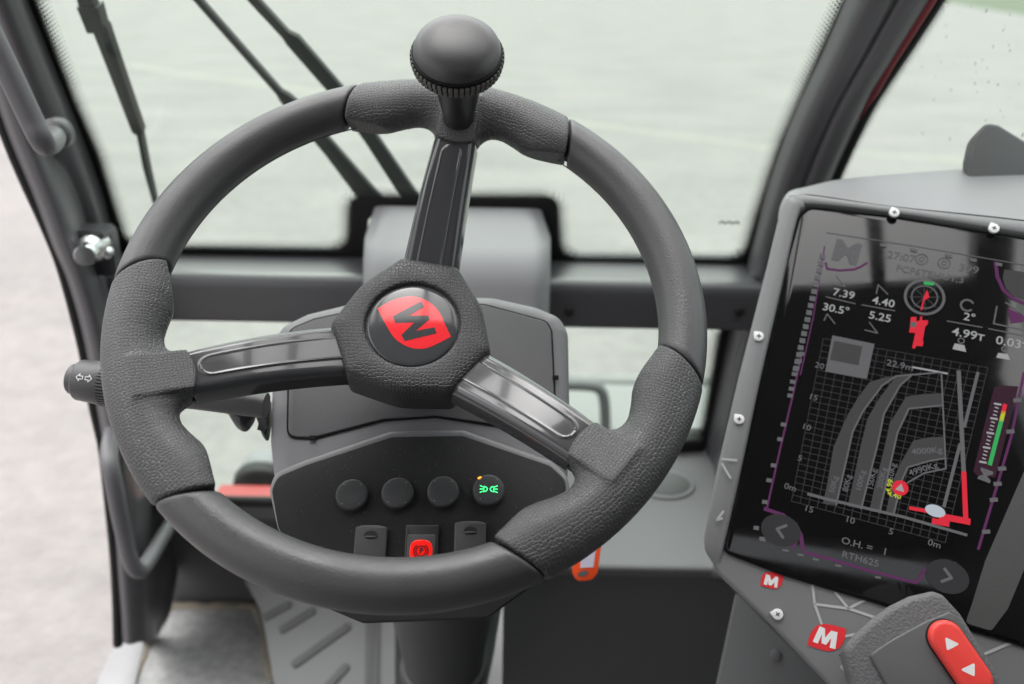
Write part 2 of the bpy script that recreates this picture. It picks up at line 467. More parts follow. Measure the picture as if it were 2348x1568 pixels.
vs.view_transform = 'Standard'; vs.look = 'None'; vs.gamma = 1; vs.use_curve_mapping = False
vs.exposure = 1.38
scene.cycles.max_bounces = 8; scene.cycles.transparent_max_bounces = 12

# ------------------------------------------------------------------ yard
def sheet(name, pts, mat, z):
    me = bpy.data.meshes.new(name); me.from_pydata([(p[0], p[1], z) for p in pts], [], [tuple(range(len(pts)))])
    return tag(link(name, me, mat, None, None, False), kind='structure')
sheet('ground', [(-900, -900), (900, -900), (900, 1500), (-900, 1500)], MT['ground'], 0)
g = [onZ(x, y, .004) for x, y in ((2115, -6), (2230, 16), (2347, 34), (2700, 85))]
grs = sheet('grass', [tuple(q)[:2] for q in g] + [(700, 90), (900, 1400), (60, 1400)], MT['grass'], .004)
lp = [onZ(x, y, .004) for x, y in ((300, 150), (438, 172), (688, 205), (1100, 252), (1490, 303), (1745, 337), (1965, 350), (2220, 369), (2500, 395))]
V, Fc = [], []
for i, q in enumerate(lp):
    d = Vector((.09, .2, 0)) if i < 4 else Vector((.03, .16, 0))
    V += [q - d, q + d]
    if i: Fc.append((2 * i - 2, 2 * i - 1, 2 * i + 1, 2 * i))
tag(mk('painted_line', V, Fc, MT['line'], None, None, False), kind='structure')

# ------------------------------------------------------------------ steering wheel
WC = EYE + camdir((-.0706, .0232, -.6075))
WN = camdir((math.sin(.0363), math.sin(.4785) * math.cos(.0363), math.cos(.4785) * math.cos(.0363)))
WP_ = Plane(WC, WN, RIGHT)
WM = WP_.M
wheel = empty('steering_wheel', WM, 'black three-spoke steering wheel with pebbled grips, red M badge and a round spinner knob', 'steering wheel')
R0, RT = .190, .0167
def set_uv(me, co):
    """co: one (u, v) per vertex, in metres."""
    uv = me.uv_layers.new(name='UVMap'); idx = np.empty(len(me.loops), int); me.loops.foreach_get('vertex_index', idx)
    uv.data.foreach_set('uv', np.asarray(co, float)[idx].ravel())

def arc_mesh(rt, d0, d1, sl, n1=90, n2=44):
    """A length of the ring, its ends slanted like the grip ends."""
    V, Fc = [], []
    prof = [(0, .0016), (.35, .0004), (.8, 0)] if sl else [(0, 0)]
    ts = [0, .004, .010] + [.010 + .98 * k / n1 for k in range(1, n1)] + [.990, .996, 1] if sl else [k / n1 for k in range(n1 + 1)]
    for t in ts:
        dr = .0011 * max(0, 1 - min(t, 1 - t) / .010) ** 2 if sl else 0
        for j in range(n2):
            b = 2 * math.pi * j / n2; cb = math.cos(b)
            lo_, hi_ = d0 - sl * cb, d1 + sl * cb
            a = RAD(lo_ + (hi_ - lo_) * t); rr = R0 + (rt - dr) * cb
            V.append((rr * math.cos(a), rr * math.sin(a), (rt - dr) * math.sin(b)))
    m = len(ts)
    for i in range(m - 1):
        for j in range(n2):
            Fc.append((i * n2 + j, (i + 1) * n2 + j, (i + 1) * n2 + (j + 1) % n2, i * n2 + (j + 1) % n2))
    Fc.append(tuple(range(n2))[::-1]); Fc.append(tuple((m - 1) * n2 + j for j in range(n2)))
    me = bpy.data.meshes.new('rim_section'); me.from_pydata(V, [], Fc); me.update()
    bm = bmesh.new(); bm.from_mesh(me); bmesh.ops.recalc_face_normals(bm, faces=bm.faces[:]); bm.to_mesh(me); bm.free()
    return me
rm_ = arc_mesh(RT, 27.25, 92.75, 3.2); rm_.materials.append(MT['rim'])
seam = [((R0 - .0150) * math.cos(t), (R0 - .0150) * math.sin(t), -.0076) for t in [2 * math.pi * k / 240 for k in range(241)]]
tube('mould_seam', seam, .0005, MT['rim'], wheel, WM, 6)
link('rim_core', arc_mesh(.0135, 0, 359.999, 0, 180, 24), MT['rubber'], wheel, WM)
for k in range(3):
    link('rim_section', rm_, None, wheel, WM @ Matrix.Rotation(RAD(80 + 120 * k), 4, 'Z'))

def surface_nets(f, lo, h):
    s = f < 0; nx, ny, nz = f.shape
    acc = np.zeros((nx - 1, ny - 1, nz - 1, 3)); cnt = np.zeros((nx - 1, ny - 1, nz - 1))
    def cell(a, dx, dy, dz): return a[dx:nx - 1 + dx, dy:ny - 1 + dy, dz:nz - 1 + dz]
    C = [(i, j, k) for i in (0, 1) for j in (0, 1) for k in (0, 1)]
    for a in C:
        for ax in range(3):
            if a[ax]: continue
            b = list(a); b[ax] = 1
            fa, fb = cell(f, *a), cell(f, *b); m = (fa < 0) != (fb < 0)
            t = np.where(m, fa / np.where(m, fa - fb, 1), 0)
            for q in range(3):
                acc[..., q] += np.where(m, a[q] + (t if q == ax else 0), 0)
            cnt += m
    act = cnt > 0; idx = -np.ones(act.shape, int); idx[act] = np.arange(act.sum())
    ii = np.argwhere(act); V = (ii + acc[act] / cnt[act][:, None]) * h + lo
    quads = []
    for ax in range(3):
        o1, o2 = (ax + 1) % 3, (ax + 2) % 3
        sl0 = [slice(None)] * 3; sl1 = [slice(None)] * 3
        sl0[ax] = slice(0, -1); sl1[ax] = slice(1, None)
        a, b = s[tuple(sl0)], s[tuple(sl1)]
        for p in np.argwhere(a != b):
            if p[o1] == 0 or p[o2] == 0 or p[o1] >= act.shape[o1] or p[o2] >= act.shape[o2]: continue
            q = []
            for d1, d2 in ((-1, -1), (0, -1), (0, 0), (-1, 0)):
                c = p.copy(); c[o1] += d1; c[o2] += d2; q.append(idx[tuple(c)])
            quads.append(tuple(int(i) for i in (q if a[tuple(p)] else q[::-1])))
    return V, quads

def smin(a, b, k):
    h = np.clip(.5 + .5 * (b - a) / k, 0, 1); return b * (1 - h) + a * h - k * h * (1 - h)
def smax(a, b, k): return -smin(-a, -b, k)

def grip_mesh():
    h = .00105; lo = np.array([.128, -.116, -.030]); n = (np.array([.222, .116, .030]) - lo) / h
    ax = [lo[i] + h * np.arange(int(n[i]) + 1) for i in range(3)]
    x, y, z = np.meshgrid(*ax, indexing='ij')
    rho = np.hypot(x, y); dl = np.abs(np.degrees(np.arctan2(y, x)))
    b = np.interp(dl, [0, 8, 12, 15, 18, 22, 25, 28, 31], [.004, .0045, .0055, .0075, .0098, .0112, .0096, .0062, .0028])
    rc = R0 - b / 2; a = .0173 + b / 2; c = .0177 - .0004 * np.interp(dl, [0, 12, 22, 30], [0, 1, 0, 0])
    k = np.sqrt(((rho - rc) / a) ** 2 + (z / c) ** 2); d = (k - 1) * np.minimum(a, c)
    end = 26.75 - 3.2 * (rho - R0) / .0168
    d = smax(d, np.radians(dl - end) * rho, .0022)
    def box(x0, x1, hy, z0, z1, r):
        qx = np.abs(x - (x0 + x1) / 2) - (x1 - x0) / 2 + r; qy = np.abs(y) - hy + r; qz = np.abs(z - (z0 + z1) / 2) - (z1 - z0) / 2 + r
        return np.sqrt(np.maximum(qx, 0) ** 2 + np.maximum(qy, 0) ** 2 + np.maximum(qz, 0) ** 2) + np.minimum(np.maximum(qx, np.maximum(qy, qz)), 0) - r
    st = box(.100, .188, .0158, -.0165, .0040, .005)
    d = smin(d, st, .019)
    # raised pad that carries on the line of the spoke
    top = .0190 - np.maximum(0, .184 - x) * .355
    qx = np.abs(x - .158) - .027; qy = np.abs(y) - .0150; qz = np.abs(z - top + .008) - .008
    pad = np.maximum(np.maximum(qx, qy), qz)
    d = smin(d, pad, .0030)
    # the end towards the hub is cut clean where the glossy cover begins
    cutp = .1475 + .004 * np.minimum(1, np.abs(y) / .016) ** 2 - (z - .004) * .35
    d = smax(d, cutp - x, .0012)
    Vn, q = surface_nets(d, lo, h)
    me = bpy.data.meshes.new('grip'); me.from_pydata([tuple(v) for v in Vn], [], q); me.update()
    bm = bmesh.new(); bm.from_mesh(me)
    for _ in range(2): bmesh.ops.smooth_vert(bm, verts=bm.verts[:], factor=.5, use_axis_x=True, use_axis_y=True, use_axis_z=True)
    bmesh.ops.recalc_face_normals(bm, faces=bm.faces[:]); bm.to_mesh(me); bm.free()
    co = np.empty(len(me.vertices) * 3); me.vertices.foreach_get('co', co); co = co.reshape(-1, 3)
    rh = np.hypot(co[:, 0], co[:, 1]); q = (rh - R0) / .0185
    un = np.where(q > -.85, np.arcsin(np.clip(q, -.85, .999)), math.asin(-.85) + (q + .85) * 1.25) * .0185
    back = co[:, 2] < 0
    un = np.where(back & (q > 0), math.pi * .0185 - un, un)
    set_uv(me, np.stack([un, np.arctan2(co[:, 1], co[:, 0]) * R0 * 1.10], 1))
    return me

def spoke_top(s):
    """Height of the spoke's front above the rim plane, s metres from the wheel centre."""
    t = (s - .05) / .105
    return -.0275 + .0325 * t + .0052 * 4 * t * (1 - t)
S0, S1 = .046, .1535
def cover_mesh():
    rows = []; ns, nt_ = 120, 70
    for i in range(ns + 1):
        s = S0 + (S1 - S0) * i / ns
        hw = .0203 - .0042 * (s - .05) / .1; row = []
        prof = []
        for j in range(nt_ + 1):
            t = -1 + 2 * j / nt_; tt = t * hw
            # front crown, shoulders falling away
            dr = .0004 * t * t + .0042 * max(0, (abs(t) - .68) / .32) ** 2
            gu = .43 * hw
            if s < .136: du = abs(tt) - gu
            else: du = math.hypot(tt, s - .136) - gu
            pl = .5 - .5 * math.tanh(du / .00035)          # raised tongue
            lip = math.exp(-(du / .0006) ** 2)
            z = spoke_top(s) - dr + .0007 * pl + .0006 * lip
            e = max(0, (s - (S1 - .0022)) / .0022); z -= .0016 * e * e
            row.append((s - (1 - t * t) * 0.0 + .0020 * (1 - t * t) * (i / ns), tt, z))
        hwall = .0135
        l0, r0_ = row[0], row[-1]
        left = [(l0[0], l0[1] - .0012 * (k / 5), l0[2] - hwall * (1 - k / 5) * 1.0) for k in range(5)]
        left = [(l0[0], -hw - .0016 * math.sin(math.pi / 2 * (1 - k / 5)), l0[2] - hwall * (1 - k / 5)) for k in range(5)]
        right = [(r0_[0], hw + .0016 * math.sin(math.pi / 2 * (k / 5)), r0_[2] - hwall * (k / 5)) for k in range(1, 6)]
        rows.append(left + row + right)
    nc = len(rows[0]); V = [p for r in rows for p in r]
    Fc = [(i * nc + j, (i + 1) * nc + j, (i + 1) * nc + j + 1, i * nc + j + 1) for i in range(ns) for j in range(nc - 1)]
    Fc.append(tuple(ns * nc + j for j in range(nc)))
    me = bpy.data.meshes.new('spoke_cover'); me.from_pydata(V, [], Fc); me.update()
    bm = bmesh.new(); bm.from_mesh(me); bmesh.ops.recalc_face_normals(bm, faces=bm.faces[:]); bm.to_mesh(me); bm.free()
    me.polygons.foreach_set('use_smooth', [True] * len(me.polygons)); me.set_sharp_from_angle(angle=RAD(50))
    return me

def arm_mesh():
    """Leather-clad arm under the glossy cover."""
    rows = []
    for i in range(41):
        s = .044 + (.158 - .044) * i / 40; hw = .0215 - .0042 * (s - .05) / .1
        zt = spoke_top(s) - .0125; zb = zt - .0125
        sec = fillet([(-hw, zt), (hw, zt), (hw - .003, zb), (-hw + .003, zb)], [.001, .001, .005, .005], 4)
        rows.append([(s, a, b) for a, b in sec])
    nc = len(rows[0]); V = [p for r in rows for p in r]
    Fc = [(i * nc + j, (i + 1) * nc + j, (i + 1) * nc + (j + 1) % nc, i * nc + (j + 1) % nc) for i in range(40) for j in range(nc)]
    Fc.append(tuple(range(nc))); Fc.append(tuple(40 * nc + j for j in range(nc)))
    me = bpy.data.meshes.new('spoke_arm'); me.from_pydata(V, [], Fc); me.update()
    bm = bmesh.new(); bm.from_mesh(me); bmesh.ops.recalc_face_normals(bm, faces=bm.faces[:]); bm.to_mesh(me); bm.free()
    set_uv(me, [(v.co.x, v.co.y + v.co.z * 1.3) for v in me.vertices])
    return me

gm, cm, am = grip_mesh(), cover_mesh(), arm_mesh()
cm.materials.append(MT['gloss']); gm.materials.append(MT['grip']); am.materials.append(MT['hub'])
for k in range(3):
    Rk = WM @ Matrix.Rotation(RAD(80 + 120 * k), 4, 'Z')
    link('grip', gm, None, wheel, Rk)
    sp = link('spoke', cm, None, wheel, Rk)
    link('spoke_underside', am, None, sp, Rk)

# hub
HW = -.021
corner = []
for k in range(3):
    c = 80 + 120 * k
    for a, r in ((c - 21, .0598), (c + 21, .0598), (c + 60, .0528)):
        corner.append((r * math.cos(RAD(a)), r * math.sin(RAD(a))))
ol = fillet(corner, [.007, .007, .05] * 3, 10)
def resample_closed(pts, n):
    P = [Vector(p) for p in pts] + [Vector(pts[0])]; L = [0]
    for a, b in zip(P, P[1:]): L.append(L[-1] + (b - a).length)
    out = []; i = 0
    for k in range(n):
        t = L[-1] * k / n
        while L[i + 1] < t: i += 1
        out.append(tuple(P[i].lerp(P[i + 1], (t - L[i]) / max(1e-9, L[i + 1] - L[i]))))
    return out
ol = resample_closed(ol, 240)
def ring_pts(kind, d, w):
    out = []
    for p in ol:
        v = Vector(p); l = v.length
        if kind == 'r': q = v / l * d
        elif kind == 'o': q = v * ((l + d) / l)
        else: q = v / l * (.0365 + (l - .007 - .0365) * d)
        out.append((q.x, q.y, w))
    return out
rings = [ring_pts('r', .030, -.0035), ring_pts('r', .0338, -.0035), ring_pts('r', .0345, -.0008), ring_pts('r', .0353, 0), ring_pts('m', 0, .0002),
         ring_pts('m', .5, .0003), ring_pts('m', 1, -.0002), ring_pts('o', -.0045, -.0008), ring_pts('o', -.0022, -.0022), ring_pts('o', -.0008, -.0045), ring_pts('o', 0, -.008),
         ring_pts('o', .0006, -.020), ring_pts('o', 0, -.034), ring_pts('o', -.003, -.0385), ring_pts('o', -.02, -.040)]
n = len(ol); V = [(x, y, z + HW) for r in rings for x, y, z in r]
Fc = [(i * n + j, i * n + (j + 1) % n, (i + 1) * n + (j + 1) % n, (i + 1) * n + j) for i in range(len(rings) - 1) for j in range(n)]
Fc.append(tuple(range(n))); Fc.append(tuple((len(rings) - 1) * n + j for j in range(n)))
bm = bmesh.new(); vv = [bm.verts.new(v) for v in V]
for f in Fc: bm.faces.new([vv[i] for i in f])
hub = from_bm('hub', bm, MT['hub'], wheel, WM, True, 50)
cum = [0]
for a, b in zip(rings, rings[1:]): cum.append(cum[-1] + (Vector(b[0]) - Vector(a[0])).length)
uvs = []
for i, r in enumerate(rings):
    for j, p in enumerate(r):
        v = Vector((p[0], p[1])); d_ = v.normalized()
        l = v.length if i <= 6 else Vector(rings[6][j][:2]).length + cum[i] - cum[6]
        uvs.append(tuple(d_ * l))
set_uv(hub.data, uvs)
lathe('shaft', [(.026, -.12), (.026, -.062), (.034, -.058)], MT['footwell'], wheel, WM)
# badge: domed disc, red leaf and dark letter lie on the dome
BR = .0327
def dome(r): return HW - .0022 + .0022 * (1 - min(1, r / BR) ** 2)
prof = [(BR, HW - .0035), (BR, HW - .0026), (BR - .0006, dome(BR - .0006) - .0001)] + [(BR * k / 12, dome(BR * k / 12)) for k in range(11, 0, -1)] + [(.0005, dome(0))]
badge = lathe('badge', prof, MT['badge'], hub, WM, 96)
BP = WP_.lift(HW - .0008)
def c5(s): return [((1200 + float(a.split(',')[0]) / 1.7425) / 1.745, (900 + float(a.split(',')[1]) / 1.7425) / 1.745) for a in s.split()]
def drape(name, outline, off, mat):
    bm = bmesh.new(); vs = [bm.verts.new((p[0], p[1], 0)) for p in outline]; bm.faces.new(vs)
    bmesh.ops.triangulate(bm, faces=bm.faces[:])
    for _ in range(4): bmesh.ops.subdivide_edges(bm, edges=[e for e in bm.edges if e.calc_length() > .003], cuts=1); bmesh.ops.triangulate(bm, faces=bm.faces[:])
    for v in bm.verts: v.co.z = dome(math.hypot(v.co.x, v.co.y)) + off
    for f in bm.faces:
        f.normal_update()
        if f.normal.z < 0: f.normal_flip()
    me = bpy.data.meshes.new(name); bm.to_mesh(me); bm.free()
    return link(name, me, mat, badge, WM, True)
def catmull2(pts, corners, n=5):
    out = []; K = len(pts)
    for i in range(K):
        a, b, c, d = (Vector(pts[(i + q) % K]) for q in (-1, 0, 1, 2))
        if i in corners: a = b * 2 - c
        if (i + 1) % K in corners: d = c * 2 - b
        for k in range(n):
            t = k / n
            out.append(tuple(.5 * ((2 * b) + (c - a) * t + (2 * a - 5 * b + 4 * c - d) * t * t + (3 * b - a - 3 * c + d) * t ** 3)))
    return out
leaf = catmull2(BP.pts(c5("540,578 640,525 757,497 850,512 930,560 980,622 1010,690 1052,775 960,825 880,858 800,862 720,835 655,785 608,712 574,650")), (0, 7))
drape('red_leaf', leaf, .00015, MT['badge_red'])
drape('letter', BP.pts(c5("845,533 863,575 757,637 895,635 902,662 808,743 938,715 952,757 730,812 707,770 798,683 665,687 648,640")), .0003, MT['badge'])

# spinner knob on the top grip
ka = RAD(80); KM = WM @ Matrix.Translation((.1675 * math.cos(ka), .1675 * math.sin(ka), 0)) @ Matrix.Rotation(ka, 4, 'Z')
kn = lathe('spinner_knob', [(.0320, .0776)] + [(.0311 * math.cos(RAD(a)) ** .8, .0780 + .0150 * math.sin(RAD(a)) ** .95) for a in range(0, 90, 5)] + [(.0004, .0930)], MT['knob'], wheel, KM, 72)
lathe('stem', [(.0125, .010), (.0124, .017), (.0132, .022), (.0152, .034), (.0167, .044), (.0182, .052), (.021, .060), (.028, .0645), (.0305, .0658)], MT['stem'], kn, KM, 48)
# knurled ring: two rows of raised squares
bm = bmesh.new(); NQ = 52
for r in range(2):
    for q in range(NQ):
        a = 2 * math.pi * (q + .5) / NQ; w0 = .0681 + r * .0050
        rad = .0319 + (.0004 if r else -.0006)
        c = Vector((math.cos(a) * rad, math.sin(a) * rad, w0))
        box_bm(bm, c, (.0013, .00150, .0020), Matrix.Rotation(a, 3, 'Z'))
bmesh.ops.bevel(bm, geom=bm.edges[:], offset=.00035, segments=1, affect='EDGES')
from_bm('knurled_ring', bm, MT['knurl'], kn, KM, True, 30)
bm = bmesh.new()
core = [(.0303, .0655), (.0319, .0662), (.0323, .0772), (.0313, .0782)]
for i in range(3):
    for q in range(96):
        a, b = 2 * math.pi * q / 96, 2 * math.pi * (q + 1) / 96
        f = [bm.verts.new((core[u][0] * math.cos(t), core[u][0] * math.sin(t), core[u][1])) for u, t in ((i, a), (i, b), (i + 1, b), (i + 1, a))]
        bm.faces.new(f)
bmesh.ops.remove_doubles(bm, verts=bm.verts[:], dist=1e-6)
from_bm('ring_core', bm, MT['gap'], kn, KM, True, 30)

# ------------------------------------------------------------------ instrument pod and column
PW = -.112
PP = WP_.lift(PW); PMx = PP.M
pod = empty('instrument_pod', PMx, 'grey instrument pod on the steering column with a black switch plate under the wheel', 'instrument pod')
H = PP.pts([(612, 1000), (620, 770), (640, 735), (700, 706), (800, 682), (960, 666), (1130, 668), (1230, 690), (1288, 714), (1306, 750), (1311, 1000), (1302, 1110), (1228, 1318), (1105, 1403), (843, 1413), (764, 1380), (644, 1210), (622, 1100)])
Ho = fillet(H, .018, 5)
plate('housing', Ho, -.085, 0, .016, MT['pod'], pod, PMx, 6, taper=.022)
lidp = PP.pts([(657, 1006), (662, 756), (720, 732), (850, 704), (960, 695), (1110, 698), (1254, 737), (1266, 760), (1277, 980), (1270, 1008), (1180, 985), (1000, 958), (880, 966), (720, 1008)])
lo_ = fillet(lidp, .010, 5)
plate('lid_gap', lo_, -.002, .0012, 0, MT['gap'], pod, PMx)
plate('lid', inset(lo_, .0013), -.002, .0022, .0009, MT['lid'], pod, PMx, 3)
for p in ((993, 697), (1273, 868), (718, 1006)):
    bm = bmesh.new(); q = PP.at(p); box_bm(bm, (q[0], q[1], .0020), (.0024, .0016, .0010)); from_bm('lid_catch', bm, MT['gap'], pod, PMx, False)
lip = fillet(PP.pts([(619, 1125), (632, 1086), (700, 1058), (895, 992), (1062, 989), (1265, 1060), (1303, 1098), (1304, 1150), (1246, 1318), (1108, 1408), (839, 1418), (762, 1386), (638, 1213)]), .014, 5)
plate('plate_surround', lip, -.004, .0062, .0045, MT['pod'], pod, PMx, 5)
bl = fillet(PP.pts([(627, 1130), (640, 1100), (702, 1074), (900, 1009), (1060, 1006), (1258, 1074), (1295, 1106), (1295, 1150), (1248, 1324), (1115, 1419), (832, 1429), (752, 1395), (642, 1215)]), .012, 5)
sw = plate('switch_plate', bl, 0, .0072, .0006, MT['black'], pod, PMx, 2)
SP = PP.lift(.0072); SM = SP.M
def disc(M, p, z=0): return M @ Matrix.Translation((p[0], p[1], z))
bprof = [(.0121, 0), (.0119, .0045), (.0116, .0052), (.0113, .0056), (.0100, .0060), (.0052, .0060), (.0003, .0060)]
for i, c in enumerate(((808, 1138), (912, 1134), (1016, 1131), (1120, 1127))):
    q = SP.at(c); bo = lathe('button', bprof, MT['button'], pod, disc(SM, q), 56, 40)
    bm = bmesh.new()
    for a in (50, 130, 230, 310):
        flat_bm(bm, [(.0098 * math.cos(RAD(a)) + .0003 * math.cos(t), .0098 * math.sin(RAD(a)) + .0003 * math.sin(t)) for t in (0, 1.57, 3.14, 4.71)], .0062)
    up_bm('print_dot', bm, MT['white'], bo, disc(SM, q))
    if i == 3:
        tag(bo, 'button lit with a green side-lamp symbol and an orange light')
        bm = bmesh.new(); s = .0021
        for sg in (1, -1):
            o = sg * -.0025
            arc = [(o + sg * -.0013 + sg * 0, .0020)] + [(o + sg * (-.0013 + .0027 * math.cos(RAD(a))), .0020 * math.sin(RAD(a))) for a in range(90, -91, -20)] + [(o + sg * -.0013, -.0020)]
            stroke_bm(bm, arc + [arc[0]], .0006, .0063)
            for dy, sl_ in ((.0018, .0008), (0, 0), (-.0018, -.0008)):
                stroke_bm(bm, [(o - sg * .0021, dy), (o - sg * .0040, dy + sl_)], .00055, .0063)
        up_bm('symbol', bm, MT['led_green'], bo, disc(SM, q))
        bm = bmesh.new(); a = RAD(128)
        box_bm(bm, (.0113 * math.cos(a), .0113 * math.sin(a), .0056), (.0006, .0013, .0006), Matrix.Rotation(a - .2, 3, 'Z'))
        from_bm('indicator_light', bm, MT['led_orange'], bo, disc(SM, q), False)
# rocker switches
def rocker(c, w, kind):
    q = SP.at(c); M = disc(SM, q); w2 = w / 2; h = .0205
    if kind == 'grey':
        out = fillet([(-w2, -h), (w2, -h), (w2, h - .0015), (w2 * .5, h), (-w2 * .5, h), (-w2, h - .0015)], [.003, .003, .0015, .004, .004, .0015], 4)
        b = plate('rocker_switch', out, 0, .0062, .0014, MT['rocker'], pod, M, 4)
        for yy, up in ((h - .0085, 1), (-h + .0085, -1)):
            bm = bmesh.new()
            vs = []
            pts = [(-.0052, 0)] + [(.0052 * math.cos(RAD(a)), .0042 * math.sin(RAD(a))) for a in range(170, 5, -15)] + [(.0052, 0)]
            flat_bm(bm, [(x, yy + y * up) for x, y in pts], .0063)
            up_bm('finger_recess', bm, MT['rocker_black'], b, M)
            bm = bmesh.new(); tube_bm(bm, [(-.0050, yy, .0063), (-.003, yy - .0006 * up, .0068), (.003, yy - .0006 * up, .0068), (.0050, yy, .0063)], [.0003, .0008, .0008, .0003], 8)
            from_bm('finger_ridge', bm, MT['rocker'], b, M)
        return b
    out = fillet([(-w2, -h), (w2, -h), (w2, h), (-w2, h)], .0016, 4)
    b = plate('parking_brake_switch', out, 0, .0052, .0012, MT['rocker_black'], pod, M, 4)
    inn = fillet([(-w2 + .0018, -h + .002), (w2 - .0018, -h + .002), (w2 - .0018, h - .0075), (-w2 + .0018, h - .0075)], .002, 4)
    plate('rocker_face', inn, .0045, .0064, .0010, MT['rocker'], b, M, 4)
    ln = fillet([(-.0082, -.0085), (.0082, -.0085), (.0082, .0088), (-.0082, .0088)], .0072, 8)
    plate('red_lens', ln, .0060, .0074, .0007, MT['lens_red'], b, M, 3)
    bm = bmesh.new(); cy = .0003
    for r, a0, a1 in ((.0036, 0, 361), (.0051, -52, 53), (.0051, 128, 233)):
        stroke_bm(bm, [(r * math.cos(RAD(a)), cy + r * math.sin(RAD(a))) for a in range(a0, a1 + 8, 9)], .0009, .0076)
    text_mesh(bm, 'P', (0.0002, cy), .0056, 0, .0076, .05)
    up_bm('brake_symbol', bm, MT['lens_ink'], b, M)
    return b
rocker((849, 1272), .0232, 'grey'); rocker((966, 1270), .0242, 'black'); rocker((1077, 1262), .0232, 'grey')
# column below the pod
cb = onY(1015, 1455, .80); ct = cb + Vector((0, -.03, .16))
base = onY(1018, 1538, .80)
ax = (ct - base).normalized(); CMx = Matrix.Translation(base) @ ax.to_track_quat('Z', 'Y').to_matrix().to_4x4()
L_ = (ct - base).length
lathe('column_cover', [(.030, -.06), (.036, -.005), (.046, 0), (.0505, .003), (.0510, .010), (.0500, .016), (.0460, .019), (.0475, .034), (.056, L_ * .5), (.058, L_)], MT['column'], pod, CMx, 64)

# ------------------------------------------------------------------ stalk and lever boots beside the pod
tg = WP_.lift(-.100)
a0, a1 = tg.world((163, 868)), tg.world((610, 930))
ax = (a0 - a1).normalized(); Ls = (a0 - a1).length
zx = ax; upv = (UP - zx * UP.dot(zx)).normalized(); xx = upv.cross(zx)
SMx = Matrix.Translation(a1) @ Matrix((xx, upv, zx)).transposed().to_4x4()
stalk = empty('turn_signal_stalk', SMx, 'black turn signal stalk with white arrows, sticking out left behind the wheel', 'indicator stalk')
E_ = Ls
lathe('stalk_arm', [(.010, 0), (.0105, E_ * .35), (.012, E_ * .6), (.0135, E_ - .032)], MT['knob'], stalk, SMx, 32)
tw = lathe('twist_end', [(.0135, E_ - .030), (.0168, E_ - .029), (.0172, E_ - .026), (.0160, E_ - .0078), (.0150, E_ - .0062), (.0140, E_ - .0058)], MT['knob'], stalk, SMx, 48)
lathe('end_button', [(.0118, E_ - .0062), (.0118, E_ - .0012), (.0108, E_), (.0003, E_ + .0003)], MT['knob'], stalk, SMx, 40)
bm = bmesh.new()
for k in range(44):
    a = 2 * math.pi * k / 44; box_bm(bm, (.0172 * math.cos(a), .0172 * math.sin(a), E_ - .0345), (.0010, .0008, .0065), Matrix.Rotation(a, 3, 'Z'))
from_bm('knurled_ring', bm, MT['knob'], stalk, SMx, False)
lathe('knurl_core', [(.0172, E_ - .041), (.0172, E_ - .028)], MT['rubber'], stalk, SMx, 40)
# printed arrows, wrapped round the barrel facing the driver
bm = bmesh.new(); face = math.atan2((-CAMROT.col[2] * -1).dot(upv), BACK.dot(xx)) 
face = math.atan2(BACK.dot(upv), BACK.dot(xx)) + .22
def wrap(u, v):  # u along the stalk towards its tip, v round it
    a = face + v / .0169; return Vector((.0175 * math.cos(a), .0175 * math.sin(a), E_ - .0185 + u))
ar = [(.0000, .0011), (.0026, .0011), (.0026, .0026), (.0050, 0), (.0026, -.0026), (.0026, -.0011), (.0000, -.0011)]
for sg, o in ((1, .0008), (-1, -.0012)):
    P = [(o + sg * x, y) for x, y in ar]; P.append(P[0])
    for a, b in zip(P, P[1:]):
        d = Vector((b[0] - a[0], b[1] - a[1])); nn = Vector((-d.y, d.x)).normalized() * .00032; e = d.normalized() * .0002
        bm.faces.new([bm.verts.new(wrap(p[0], p[1])) for p in ((a[0] - nn.x - e.x, a[1] - nn.y - e.y), (b[0] - nn.x + e.x, b[1] - nn.y + e.y), (b[0] + nn.x + e.x, b[1] + nn.y + e.y), (a[0] + nn.x - e.x, a[1] + nn.y - e.y))])
from_bm('arrow_symbol', bm, MT['white'], tw, SMx, False)
tg2 = WP_.lift(-.125)
def lobe(pts, th, name):
    q = tg2.pts(pts); return plate(name, fillet(catmull2(q, (0, len(q) - 1), 4), 0), -th, th, th * .8, MT['rocker'], pod, tg2.M, 5)
lobe([(500, 915), (503, 930), (512, 938), (520, 943), (533, 966), (545, 977), (557, 980), (568, 972), (580, 950), (586, 915)], .009, 'lever_paddle')
lobe([(572, 915), (586, 952), (594, 975), (599, 992), (604, 1001), (612, 998), (618, 960), (618, 915)], .008, 'lever_paddle')

# ------------------------------------------------------------------ cab frame
cab = empty('cab_frame', Vector((0, 1.0, Zc - 1)), 'dark grey cab frame with sloping windscreen pillars, cross beam and tinted glass', 'vehicle cab')
LEAN = RAD(22.5); YG = 1.10
wp0 = onY(1000, 590, YG)
WSP = Plane(wp0, (0, -math.cos(LEAN), -math.sin(LEAN)))
def ext(p, x): return (x, p.y, p.z)
# windscreen glass
gl_o = WSP.pts([(-60, -420), (2200, -420), (1960, 0), (1720, 610), (250, 590), (60, 0)])
def pane(name, outline, M, mat, th=.005):
    bm = bmesh.new(); vs = [bm.verts.new((p[0], p[1], 0)) for p in outline]; bm.faces.new(vs)
    return up_bm(name, bm, mat, cab, M)
wsg = pane('windscreen_glass', gl_o, WSP.M, MT['windscreen'])

